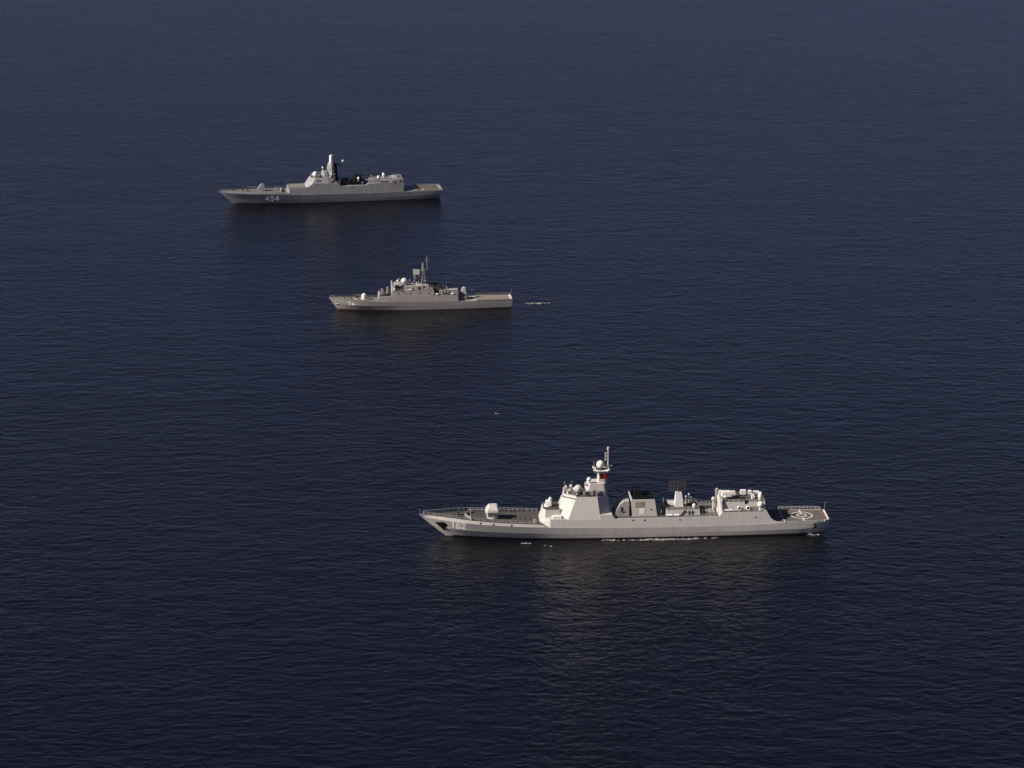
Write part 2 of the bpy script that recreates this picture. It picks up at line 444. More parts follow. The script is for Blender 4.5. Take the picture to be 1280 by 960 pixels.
    # low bulwark beside the boat deck
    for sg in (1, -1):
        mb = MB()
        for a, b in ((77.2, 96.0), (96.0, 117.0)):
            n = 6
            for i in range(n):
                ua, ub = a + (b - a) * i / n, a + (b - a) * (i + 1) / n
                A = [(ua, wall(ua, 7.9)), (ub, wall(ub, 7.9)), (ub, wall(ub, 7.9) - .2), (ua, wall(ua, 7.9) - .2)]
                B = [(u, v - .07) for u, v in A]
                mb.prism([(u, sg * v) for u, v in A], 7.9, [(u, sg * v) for u, v in B], 8.35)
        mb.build('bulwark', M['grey1'], root, L)
    # side screens sweeping down beside the flight deck
    for sg in (1, -1):
        mb = MB(); S = [(135.2, 9.75), (136.2, 9.55), (136.9, 8.3), (137.7, 7.1), (138.8, 6.2), (140.2, 5.65), (142.0, 5.42)]
        vs = []
        for u, zt in S:
            zb_ = 5.0
            for v, z in ((wall(u, zb_), zb_), (wall(u, zt), zt), (wall(u, zt) - .35, zt), (wall(u, zb_) - .35, zb_)):
                vs.append((u, sg * v, z))
        fs = []
        for i in range(len(S) - 1):
            a, b = 4*i, 4*i+4
            fs += [[a+j, a+(j+1) % 4, b+(j+1) % 4, b+j] for j in range(4)]
        fs += [[0, 1, 2, 3], [len(vs)-4, len(vs)-3, len(vs)-2, len(vs)-1]]
        mb.add(vs, fs); mb.build('side_screen', M['grey1'], root, L)
    # forward house
    mb = MB()
    mb.prism(octagon(47.9, 49.2, 55, 57.2, 2.6, 5.4, 4.8), 8.36, octagon(48.4, 49.5, 55, 57.2, 2.4, 5.0, 4.4), 11.2)
    fh = mb.build('forward_house', M['grey1'], root, L)
    mb = MB(); mb.prism(octagon(48.7, 49.7, 55, 57.0, 2.2, 4.75, 4.2), 11.15, octagon(48.7, 49.7, 55, 57.0, 2.2, 4.75, 4.2), 11.27)
    mb.build('house_top', M['dark'], root, L)
    for sg in (1, -1):
        mb = MB(); mb.box(52.0, 55.6, sg * 6.45 - 1.15, sg * 6.45 + 1.15, 8.34, 9.3, .1, .1); mb.build('ledge_locker', M['white1'], root, L)
    # close-in gun
    g = MB(); g.lathe((50.6, 0, 11.27), [(1.5, 0), (1.45, .5), (1.0, .6)], 16); cw = g.build('close_in_gun', M['white1'], root, L)
    g = MB(); g.prism([(49.4, -1.2), (49.4, 1.2), (52, 1.3), (52, -1.3)], 11.7, [(50.0, -.8), (50.0, .8), (51.9, 1.0), (51.9, -1.0)], 13.6)
    g.build('gun_mount', M['white1'], cw, L)
    g = MB(); g.ball((51.6, .2, 14.0), .75, 1.0, 12); g.build('tracking_dome', M['white1'], cw, L)
    g = MB(); g.bar((50, 0, 12.6), (47.6, 0, 12.9), .22, .18); g.build('barrels', M['dark'], cw, L)
    # bridge
    mb = MB()
    mb.prism(octagon(54.0, 58.0, 70.7, 75.0, 5.0, wall(58, 7.9) - .05, 5.4), 7.92, octagon(56.6, 61.4, 69.6, 73.9, 1.8, 5.55, 2.9), 16.4)
    br = mb.build('bridge', M['grey1'], root, L)
    mb = MB(); mb.prism(octagon(56.9, 61.6, 69.4, 73.7, 1.6, 5.3, 2.7), 16.38, octagon(56.9, 61.6, 69.4, 73.7, 1.6, 5.3, 2.7), 16.5)
    mb.build('bridge_roof', M['deck1'], br, L)
    mb = MB(); k0, k1 = .0, .0
    A0 = octagon(54.0, 58.0, 70.7, 75.0, 5.0, wall(58, 7.9) - .05, 5.4); B0 = octagon(56.6, 61.4, 69.6, 73.9, 1.8, 5.55, 2.9)
    lv = lambda i, z: (A0[i][0] + (B0[i][0] - A0[i][0]) * (z - 7.92) / 8.48 - .06, (A0[i][1] + (B0[i][1] - A0[i][1]) * (z - 7.92) / 8.48) * 1.012)
    for i, j in ((0, 1), (1, 2), (7, 0)):
        q0 = [lv(i, 15.55), lv(j, 15.55)]; q1 = [lv(i, 15.95), lv(j, 15.95)]; ins = lambda p: (p[0] + .4, p[1] * .94)
        mb.prism([q0[0], q0[1], ins(q0[1]), ins(q0[0])], 15.55, [q1[0], q1[1], ins(q1[1]), ins(q1[0])], 15.95)
    mb.build('bridge_window', M['glass'], br, L)
    # roof parapet
    mb = MB(); o = octagon(56.6, 61.4, 69.6, 73.9, 1.8, 5.55, 2.9); q = octagon(56.85, 61.5, 69.5, 73.6, 1.65, 5.36, 2.75)
    for i in range(8):
        j = (i + 1) % 8
        if i in (0, 1, 7): mb.prism([o[i], o[j], q[j], q[i]], 16.4, [o[i], o[j], q[j], q[i]], 17.0)
    mb.build('parapet', M['grey1'], br, L)
    # roof fittings
    mb = MB(); mb.bar((62.4, 1.9, 16.5), (62.4, 1.9, 17.4), .9, .8, 12); pd = mb.build('dome_pedestal', M['mid'], root, L)
    mb = MB(); mb.ball((62.4, 1.9, 18.6), 1.6, 1.75); mb.build('radome', M['grey1'], pd, L)
    mb = MB(); mb.bar((58.7, .3, 16.5), (58.7, .3, 17.6), .7, .5, 10); mb.box(57.8, 59.6, -.6, 1.2, 17.6, 18.5, .1, .1)
    fc = mb.build('fire_control_radar', M['white1'], root, L)
    mb = MB(); mb.lathe((58.0, .3, 18.9), [(.15, .4), (.7, .1), (.95, -.2), (.9, -.25)], 14, 'u'); mb.build('dish', M['white1'], fc, L)
    for u, v, h in ((57.0, 1.4, 5.2), (57.4, -1.2, 4.4), (59.8, 3.4, 4.8), (60.4, -3.2, 4.0)):
        mb = MB(); mb.bar((u, v, 16.5), (u, v, 16.5 + h), .10, .05, 6); mb.build('whip_antenna', M['mid'], root, L)
    for u, v, sx, sz in ((60.5, 4.0, .5, 1.0), (57.6, -1.8, .5, 1.2), (61.0, 0.2, .6, 1.3), (59.8, -2.9, .5, 1.5), (64.6, 4.6, .5, .9), (56.9, .2, .35, 1.5)):
        mb = MB(); mb.bar((u, v, 16.5), (u, v, 16.5 + sz), .18, .15, 8); mb.box(u - sx, u + sx, v - sx, v + sx, 16.5 + sz, 16.5 + sz + .8, .1, .1)
        mb.build('sensor_box', M['white1' if sz > 1.1 else 'mid'], root, L)
    # clutter of small gear along the after roof edge
    for k, (u, v, w, h) in enumerate(((65.9, 4.5, .45, 1.9), (67.2, 4.8, .5, 1.4), (68.5, 4.4, .55, 2.1), (69.3, 4.9, .3, 2.6), (66.6, 5.2, .3, 1.0), (70.3, 3.9, .4, 1.6))):
        mb = MB(); mb.box(u - w, u + w, v - w, v + w, 16.5, 16.5 + h, .12, .12); mb.bar((u, v, 16.5 + h), (u, v, 17.3 + h), .13, .1, 6)
        mb.build('deck_gear', M['mid' if k % 2 else 'dark'], root, L)
    # mast: wide base block, dark joint, tower, platform, radome, pole
    mb = MB(); mb.prism(octagon(67.0, 68, 72.6, 73.6, 2.6, 3.4, 2.8), 16.5, octagon(66.6, 67.6, 72.7, 73.5, 2.6, 3.5, 2.9), 17.9); 
    mb.prism(octagon(65.3, 66.2, 72.6, 73.4, 2.7, 3.6, 2.9), 18.0, octagon(66.2, 67.0, 72.2, 73.0, 2.3, 3.1, 2.5), 21.1)
    ms = mb.build('mast_base', M['grey1'], root, L)
    mb = MB(); mb.box(66.6, 73.0, -3.0, 3.0, 17.88, 18.02); mb.build('joint_band', M['dark'], ms, L)
    mb = MB(); mb.prism(octagon(69.9, 70.5, 72.9, 73.6, .9, 1.7, 1.1), 21.1, octagon(70.2, 70.7, 72.7, 73.3, .8, 1.4, .9), 25.5); mb.build('mast_tower', M['grey1'], root, L)
    mb = MB(); mb.prism(octagon(68.9, 69.8, 73.6, 74.5, 1.2, 2.4, 1.5), 25.5, octagon(68.6, 69.6, 73.8, 74.8, 1.3, 2.7, 1.6), 25.95)
    mb.bar((69.2, 1.8, 25.2), (68.4, 2.6, 26.4), .32, .22, 8); mb.bar((73.5, 1.8, 25.2), (74.4, 2.2, 26.9), .32, .22, 8)
    mb.bar((69.2, -1.8, 25.2), (68.4, -2.6, 26.4), .32, .22, 8)
    mb.build('mast_platform', M['white1'], root, L)
    mb = MB(); mb.bar((71.2, 0, 25.9), (71.2, 0, 26.3), 1.9, 1.7, 14); mb.bar((71.2, 0, 26.3), (71.2, 0, 26.9), 1.1, .9, 12); rp = mb.build('radar_pedestal', M['dark'], root, L)
    mb = MB(); mb.ball((71.2, 0, 27.9), 1.6); mb.build('mast_radome', M['white1'], root, L)
    mb = MB(); mb.bar((68.8, .6, 25.9), (68.6, .6, 29.6), .16, .10, 6); mb.bar((68.7, .6, 27.2), (69.9, .6, 26.8), .2, .2, 6); mb.build('horn_antenna', M['mid'], root, L)
    mb = MB(); mb.bar((74.2, 0, 25.8), (74.2, 0, 34.0), .34, .26, 8); mb.bar((74.2, 0, 34.0), (74.2, 0, 34.9), .55, .5, 10)
    mb.bar((74.2, -2.4, 27.2), (74.2, 2.4, 27.2), .14, .14, 6); mb.bar((72.9, 0, 27.6), (75.8, 0, 27.3), .15, .15, 6)
    for z in (29.5, 30.8, 32.0): mb.bar((74.2, 0, z), (73.2, 0, z + .2), .14, .14, 6); mb.box(72.9, 73.5, -.3, .3, z - .1, z + .7)
    mb.build('pole_mast', M['grey1'], root, L)
    mb = MB(); mb.bar((66.6, 2.2, 21.1), (66.6, 2.2, 22.0), .5, .4, 10); mb.ball((66.6, 2.2, 22.6), .9, .85, 14); mb.build('small_radome', M['white1'], root, L)
    mb = MB(); mb.box(64.9, 66.2, 1.2, 2.8, 20.2, 20.7); mb.bar((65.2, 2.4, 20.7), (65.2, 2.4, 21.6), .25); mb.build('mast_bracket', M['grey1'], root, L)
    # boat bay block, its grey darkened for the shadow of the bridge
    mb = MB(); mb.side([(76.6, 8.02), (77.0, 9.6), (77.8, 11.2), (78.8, 12.6), (80.2, 13.7), (82.2, 13.9), (82.2, 8.02)], -4.6, 4.6, .10, 8); mb.build('boat_house', M['boat_shade'], root, L)
    mb = MB(); mb.box(78.9, 79.5, 3.8, 4.5, 9.6, 11.6); mb.box(79.4, 80.8, 3.9, 4.5, 9.3, 9.9); mb.build('access_ladder', M['dark'], root, L)
    # funnel
    mb = MB(); mb.prism([(83.5, -5.4), (83.5, 5.4), (93.2, 5.4), (93.2, -5.4)], 8.0, [(82.9, -4.5), (82.9, 4.5), (92.2, 4.5), (92.2, -4.5)], 14.6)
    fu = mb.build('funnel', M['grey1'], root, L)
    for sg in (1, -1):
        mb = MB()
        y = lambda z: 5.4 - .9 * (z - 8) / 6.6
        mb.prism([(84.6, sg * y(11.6)), (88.2, sg * y(11.6)), (88.2, sg * (y(11.6) + .08)), (84.6, sg * (y(11.6) + .08))], 11.6,
                 [(84.6, sg * y(13.8)), (88.2, sg * y(13.8)), (88.2, sg * (y(13.8) + .08)), (84.6, sg * (y(13.8) + .08))], 13.8)
        mb.build('intake_grille', M['louvre'], fu, L)
        mb = MB()
        mb.prism([(86.2, sg * y(8.9)), (88.2, sg * y(8.9)), (88.2, sg * (y(8.9) + .07)), (86.2, sg * (y(8.9) + .07))], 8.9,
                 [(86.2, sg * y(11.2)), (88.2, sg * y(11.2)), (88.2, sg * (y(11.2) + .07)), (86.2, sg * (y(11.2) + .07))], 11.2)
        mb.build('side_door', M['white1'], fu, L)
    mb = MB(); mb.box(90.6, 91.1, 4.9, 5.1, 10.0, 11.0); mb.build('vent', M['dark'], fu, L)
    mb = MB(); mb.box(83.2, 92.0, -4.2, 4.2, 14.6, 15.6, .2, .3); cp = mb.build('funnel_cap', M['black'], fu, L)
    mb = MB(); mb.box(84.2, 87.4, -3.2, 3.2, 15.6, 17.9, .2, .3); mb.build('exhaust_stack', M['black'], fu, L)
    mb = MB(); mb.prism([(82.7, -4.5), (82.7, 4.5), (83.6, 4.5), (83.6, -4.5)], 14.4, [(82.2, -2.6), (82.2, 2.6), (82.7, 2.6), (82.7, -2.6)], 16.6); mb.build('cap_shield', M['grey1'], fu, L)
    mb = MB(); mb.box(93.4, 95.2, -4.5, 4.5, 8.0, 10.2, .1, .1); mb.build('vent_house', M['mid'], root, L)
    mb = MB(); mb.bar((95.9, 2, 8.0), (95.9, 2, 14.4), .2, .12, 6); mb.bar((95.9, 2, 11.5), (92.6, 1.2, 11.9), .12, .1, 6); mb.build('boat_crane', M['mid'], root, L)
    # after deckhouse and mast
    mb = MB(); mb.prism([(96.6, -5.4), (96.6, 5.4), (110.2, 5.4), (110.2, -5.4)], 8.0, [(96.8, -5.0), (96.8, 5.0), (109.8, 5.0), (109.8, -5.0)], 10.3)
    mb.box(98.0, 103.0, -4.6, -.5, 10.3, 11.2, .1, .1)
    ah = mb.build('after_house', M['grey1'], root, L)
    mb = MB(); mb.box(97.0, 109.6, -4.8, 4.8, 10.28, 10.38); mb.build('house_top', M['deck1'], root, L)
    mb = MB()
    for i in range(6):
        u = 102.4 + i * .22; z = 8.3 + i * .33
        mb.box(u, u + .5, 5.1, 5.55, z, z + .14)
    mb.bar((102.2, 5.5, 8.2), (104.2, 5.2, 10.3), .09, n=4); mb.build('ladder', M['dark'], ah, L)
    for u in (105.4, 106.7): 
        mb = MB(); mb.box(u, u + .35, 5.0, 5.45, 8.3, 10.0); mb.build('door', M['dark'], ah, L)
    for u in (98.2, 101.0):
        mb = MB(); mb.bar((u - 1.2, 6.5, 8.62), (u + .5, 6.5, 8.62), .55, .55, 12); mb.build('life_raft', M['white1'], root, L)
    mb = MB(); mb.prism([(100.5, -1.7), (100.5, 1.7), (103.9, 1.7), (103.9, -1.7)], 10.38, [(100.9, -1.1), (100.9, 1.1), (103.2, 1.1), (103.2, -1.1)], 15.9); mb.build('after_mast', M['white1'], root, L)
    mb = MB(); mb.bar((102, 0, 15.9), (102, 0, 18.4), .3, .2, 8)
    for z in np.linspace(16.6, 20.8, 6): mb.bar((98.2, .6, z), (105.0, -.4, z), .09, .09, 5)
    for t in np.linspace(0, 1, 9): u = 98.2 + 6.8 * t; v = .6 - t; mb.bar((u, v, 16.6), (u, v, 20.8), .07, .07, 5)
    for t in (0.1, .3, .5, .7, .9):
        u = 98.2 + 6.8 * t; v = .6 - t
        for z in (17.3, 18.9, 20.2): mb.bar((u, v, z), (u + .2, v + 1.4, z), .07, .07, 4)
    mb.build('lattice_radar', M['brass'], root, L)
    for u, v, z0, h in ((105.4, -2.6, 10.3, 2.6), (106.6, -3.2, 10.3, 3.4), (107.4, -2.2, 10.3, 2.2), (104.8, 1.2, 10.3, 1.2)):
        mb = MB(); mb.bar((u, v, z0), (u, v, z0 + h), .14, .1, 6); mb.ball((u, v, z0 + h + .3), .42, .4, 10); mb.build('antenna_post', M['grey1'], root, L)
    mb = MB(); mb.bar((107.9, 3.2, 10.3), (107.9, 3.2, 10.8), .5, .4, 10); mb.ball((107.9, 3.2, 11.4), .75, .8, 14); mb.build('satellite_dome', M['white1'], root, L)
    # hatches of the missile cells, forward and aft
    for a, b, name in ((110.9, 116.6, 'x'), (36.0, 44.0, 'y')):
        z = 8.03 if a > 100 else None
        for i in range(4):
            for j in range(4):
                ua = a + (b - a) * i / 4; va = -2.6 + 5.2 * j / 4
                zz = z if z else hull.ln[4][3](ua + 1) - .30
                mb = MB(); mb.box(ua + .1, ua + (b - a) / 4 - .1, va + .1, va + 1.2, zz, zz + .16, .05, .05)
                mb.build('missile_hatch', M['mid' if z else 'deck1'], root, L)
    # hangar
    mb = MB(); mb.prism([(118.2, -5.4), (118.2, 5.4), (136.0, 5.4), (136.0, -5.4)], 9.7, [(118.9, -4.7), (118.9, 4.7), (135.6, 4.7), (135.6, -4.7)], 13.0)
    mb.box(134.9, 136.2, -7.0, 7.0, 5.4, 9.7)
    hg = mb.build('hangar', M['grey1'], root, L)
    mb = MB(); mb.box(119.2, 135.3, -4.5, 4.5, 12.98, 13.08); mb.build('hangar_roof', M['deck1'], root, L)
    mb = MB(); mb.box(136.2, 136.35, -4.6, 4.6, 5.5, 10.8); mb.build('hangar_door', M['mid'], hg, L)
    for sg in (1, -1):
        mb = MB(); mb.prism([(117.2, sg * 4.2), (118.3, sg * 7.9), (118.9, sg * 7.9), (118.0, sg * 4.2)], [8.0, 8.0, 8.0, 8.0],
                                [(116.8, sg * 3.2), (117.5, sg * 4.4), (118.2, sg * 4.4), (117.7, sg * 3.2)], [15.6, 15.9, 15.9, 15.6])
        mb.build('hangar_front_post', M['grey1'], hg, L)
    mb = MB(); mb.bar((116.2, -2.0, 8.0), (116.2, -2.0, 11.6), .5, .45, 10); mb.ball((116.2, -2, 12.2), .9, .9, 12); mb.build('director', M['grey1'], root, L)
    # side gallery of the hangar
    for sg in (1, -1):
        mb = MB(); mb.box(118.6, 135.0, sg * 6.5 - .9, sg * 6.5 + .9, 9.72, 9.80); mb.build('gallery', M['deck1'], root, L)
    mb = MB(); mb.bar((119.6, 6.5, 10.25), (122.4, 6.5, 10.25), .45, .45, 12); mb.build('torpedo_tube', M['white1'], root, L)
    for u in (125.4, 128.8):
        mb = MB(); mb.lathe((u, 5.5, 10.7), [(.85, 0), (.85, .55), (.55, .6), (.5, .3)], 16, 'v'); rr = mb.build('hose_reel', M['white1'], root, L)
        mb = MB(); mb.lathe((u, 5.9, 10.7), [(.5, 0), (.5, .05)], 16, 'v'); mb.build('drum', M['black'], rr, L)
    mb = MB(); mb.box(129.6, 133.2, 5.0, 5.6, 9.8, 11.2); mb.build('wall_locker', M['mid'], hg, L)
    # gear on the hangar roof
    mb = MB(); mb.bar((120.6, .8, 13.0), (120.6, .8, 14.3), 1.2, .9, 12); la = mb.build('missile_launcher', M['louvre'], root, L)
    mb = MB(); mb.box(118.9, 122.4, -.6, 2.2, 14.3, 16.2, .15, .1); mb.build('launcher_box', M['white1'], la, L)
    mb = MB(); mb.ball((120.0, 2.9, 13.9), .75, .9, 12); mb.build('roof_dome', M['white1'], root, L)
    for u, v, w, h in ((123.8, -2.2, .95, 1.6), (128.0, -3.2, 1.15, 1.7), (130.6, -3.0, .75, 1.5), (133.2, -3.6, 1.2, 1.0), (118.8, -2.8, .6, 1.8)):
        mb = MB(); mb.bar((u, v, 13.05), (u, v, 13.6), .5, .5, 8); mb.box(u - w, u + w, v - .8, v + .8, 13.6, 13.6 + h, .08, .08)
        mb.build('decoy_launcher', M['white1'], root, L)
    mb = MB(); mb.box(126.2, 128.2, 2.6, 4.5, 13.05, 14.3, .2, .2); mb.box(127.6, 128.6, 4.0, 4.9, 11.2, 13.5); mb.build('loading_crane', M['black'], root, L)
    mb = MB(); mb.bar((131.2, 1.2, 13.05), (131.2, 1.2, 13.8), .6, .5, 10); mb.box(130.5, 132.0, .6, 2.0, 13.8, 15.0, .25, .25); mb.bar((130.6, 1.3, 14.6), (129.4, 1.6, 15.3), .2); mb.build('fire_control_radar', M['white1'], root, L)
    mb = MB(); mb.bar((134.0, 2.6, 13.0), (134.0, 2.6, 13.5), .7, .7, 10); mb.ball((134.0, 2.6, 14.7), .95, 1.6, 16); mb.build('tall_radome', M['white1'], root, L)
    mb = MB(); mb.bar((133.6, 6.2, 9.8), (133.6, 6.2, 11.4), .4, .5, 10); mb.ball((133.6, 6.2, 12.3), 1.15, 1.15, 16); mb.build('satellite_dome', M['white1'], root, L)
    mb = MB(); mb.box(135.0, 135.8, 5.0, 6.6, 9.8, 11.2, .15, .2); mb.build('signal_box', M['grey1'], root, L)
    # main gun
    mb = MB(); mb.lathe((28.9, 0, hull.ln[4][3](29) - .3), [(2.3, 0), (2.2, .5)], 20); gm = mb.build('main_gun', M['grey1'], root, L)
    z0 = hull.ln[4][3](29) + .05
    mb = MB()
    rings = [(0.0, [(26.9, 1.1), (27.4, 1.6), (30.4, 1.6), (30.9, 1.1)]), (2.4, [(26.1, 1.6), (26.9, 2.6), (31.0, 2.7), (31.8, 1.7)]),
             (3.4, [(26.4, 1.5), (27.0, 2.4), (31.0, 2.6), (31.7, 1.6)]), (5.0, [(27.4, .9), (27.9, 1.2), (30.3, 1.3), (30.7, 1.0)])]
    vs = []
    for h, p in rings:
        vs += [(u, v, z0 + h) for u, v in p] + [(u, -v, z0 + h) for u, v in p[::-1]]
    fs = []
    for k in range(3):
        for i in range(8): fs.append([8*k+i, 8*k+(i+1) % 8, 8*k+8+(i+1) % 8, 8*k+8+i])
    fs += [list(range(8))[::-1], list(range(24, 32))]
    mb.add(vs, fs); mb.build('turret', M['grey1'], gm, L)
    mb = MB(); mb.bar((26.8, 0, z0 + 2.7), (19.2, 0, z0 + 3.3), .2, .13, 10); mb.build('gun_barrel', M['mid'], gm, L)
    # foredeck fittings
    dz = lambda u: hull.ln[4][3](u) - .28
    for u, v in ((15.5, 1.2), (15.5, -1.2)):
        mb = MB(); mb.lathe((u, v, dz(u)), [(.7, 0), (.5, .3), (.45, .8), (.65, 1.0), (.6, 1.2)], 14); mb.build('capstan', M['dark'], root, L)
    mb = MB(); mb.bar((7, .8, dz(7) + .1), (15, 1.2, dz(15) + .1), .13, n=5); mb.bar((7, -.8, dz(7) + .1), (15, -1.2, dz(15) + .1), .13, n=5); mb.build('anchor_chain', M['dark'], root, L)
    mb = MB()
    for sg in (1, -1):
        mb.prism([(18.2, 0), (18.5, 0), (20.9, sg * 5.2), (20.6, sg * 5.2)], dz(19) - .1, [(18.0, 0), (18.3, 0), (20.7, sg * 5.2), (20.4, sg * 5.2)], dz(19) + 1.1)
    mb.build('breakwater', M['mid'], root, L)
    mb = MB(); mb.bar((20.2, 5.4, dz(20)), (20.2, 5.4, dz(20) + 5.0), .16, .12, 6); mb.build('stanchion', M['grey1'], root, L)
    mb = MB(); mb.bar((.9, 0, dz(1)), (.7, 0, dz(1) + 2.4), .07, .05, 6); mb.build('jackstaff', M['grey1'], root, L)
    for u in (24, 29, 36):
        for sg in (1, -1):
            mb = MB(); w = hull.v_at(u, dz(u) - .3)
            mb.box(u - .3, u + .3, sg * w - .12, sg * w + .12, dz(u) - .75, dz(u) - .15); mb.build('fairlead', M['black'], root, L)
    mb = MB(); mb.box(33.8, 37.4, -1.9, .7, dz(35) - .1, dz(35) + .3, .1, .1); mb.build('dark_deck_panel', M['dark'], root, L)  # low dark panel on the foredeck abaft the gun
    for u in (45.5,):
        mb = MB(); mb.box(u - 1.0, u + .4, 4.6, 6.2, dz(u), dz(u) + 1.3, .15, .1); mb.build('deck_locker', M['mid'], root, L)
    # rails
    for sg in (1, -1):
        mb = MB(); P = [(u, sg * (hull.ln[4][2](u) - .15), dz(u) + .28) for u in (2, 8, 14, 20, 27, 34, 41, 47)]
        mb.rail(P, 1.25, 1.75, .075 if sg < 0 else .04); mb.build('guard_rail', M['grey1'], root, L)
        mb = MB(); P = [(u, sg * (hull.ln[4][2](u) + .1), 5.35) for u in (143, 150, 156, 159.5)]
        mb.rail(P, 1.15 if sg < 0 else .45, 1.5, .07, 3 if sg < 0 else 2); mb.build('deck_net', M['grey1'], root, L)
        mb = MB(); P = [(u, sg * (wall(u, 9.8) - .15), 9.8) for u in (118.8, 127, 134.8)]
        mb.rail(P, 1.1, 1.8, .06); mb.build('guard_rail', M['grey1'], root, L)
        mb = MB(); P = [(u, sg * (wall(u, 8.3) - .2), 8.33) for u in (110.5, 117)]
        mb.rail(P, 1.1, 1.6, .06); mb.build('guard_rail', M['grey1'], root, L)
        mb = MB(); P = [(119.2, sg * 4.6, 13.0), (135.4, sg * 4.6, 13.0)]
        mb.rail(P, 1.0, 1.9, .06); mb.build('guard_rail', M['grey1'], root, L)
        mb = MB(); P = [(97, sg * 4.85, 10.35), (109.6, sg * 4.85, 10.35)]
        mb.rail(P, 1.0, 1.9, .055); mb.build('guard_rail', M['grey1'], root, L)
    # flight deck markings
    fz = 5.355 + .02
    def stripe(mb, a, b, w, z=None):
        a = Vector((a[0], a[1])); b = Vector((b[0], b[1])); d = (b - a).normalized(); n_ = Vector((-d.y, d.x)) * w / 2
        q = [(p.x, p.y) for p in (a + n_, b + n_, b - n_, a - n_)]
        mb.prism(q, fz - .05, q, fz + (z or 0))
    def ring(mb, c, r, w, n=48):
        vs = []
        for i in range(n):
            t = 2 * math.pi * i / n
            for rr in (r - w / 2, r + w / 2): vs.append((c[0] + rr * math.cos(t), c[1] + rr * math.sin(t), fz))
        mb.add(vs, [[2*i, 2*i+1, 2*((i+1) % n)+1, 2*((i+1) % n)] for i in range(n)])
    mb = MB(); ring(mb, (151.0, 0), 4.1, .55); ring(mb, (151.0, 0), 1.75, .5, 32)
    mb.build('landing_circle', M['mark'], root, L)
    for a, b in ((2.9, 6.8), (-2.0, -6.6)):
        mb = MB(); stripe(mb, (151.0, a), (151.0, b), .7, .004); mb.build('landing_mark', M['mark'], root, L)
    mb = MB(); stripe(mb, (143.2, -7.3), (143.2, 7.6), .4, .002); stripe(mb, (144, -7.2), (159.4, -6.5), .3, .001); mb.build('border_line', M['mark'], root, L)
    mb = MB(); mb.box(160.35, 161.0, -5.6, 5.6, 5.0, 5.75, .1, .1); mb.prism([(158.6, 7.2), (159.0, 7.35), (161.15, 5.75), (160.7, 5.5)], 5.0, [(158.6, 7.2), (159.0, 7.35), (161.15, 5.75), (160.7, 5.5)], 5.6); mb.build('stern_coaming', M['mark'], root, L)
    for z in (4.1, 2.9):
        for sg in (1, -1):
            mb = MB(); w = hull.v_at(155.2, z); mb.box(154.6, 155.7, sg * w - .3, sg * w + .12, z - .4, z + .35); mb.build('mooring_port', M['black'], root, L)
    mb = MB(); mb.bar((160.6, -5.2, 5.4), (161.4, -5.4, 9.2), .08, .06, 6); mb.build('ensign_staff', M['mid'], root, L)
    return root, L
destroyer, DL = build_destroyer()

# the red flag spread beside the mast of the destroyer
def red_flag():
    mb = MB(); vs = []; nu, nz = 12, 6
    for k in range(2):
        for i in range(nu + 1):
            for j in range(nz + 1):
                s, t = i / nu, j / nz
                vs.append((70.7 + 3.0 * s, 2.1 + .12 * math.sin(s * 8 + t * 2) + .03 * k, 22.7 + 1.9 * t - .25 * s * (1 - t)))
    m = (nu + 1) * (nz + 1); fs = []
    for k in range(2):
        for i in range(nu):
            for j in range(nz):
                a = k * m + i * (nz + 1) + j; fs.append([a, a + nz + 1, a + nz + 2, a + 1])
    mb.add(vs, fs, True)
    o = mb.build('flag', M['red'], None, DL)
    o.location = destroyer.location; o.rotation_euler = destroyer.rotation_euler
    o['label'] = 'red flag hanging at the mast below the white radome of ship 162'; o['category'] = 'flag'
red_flag()

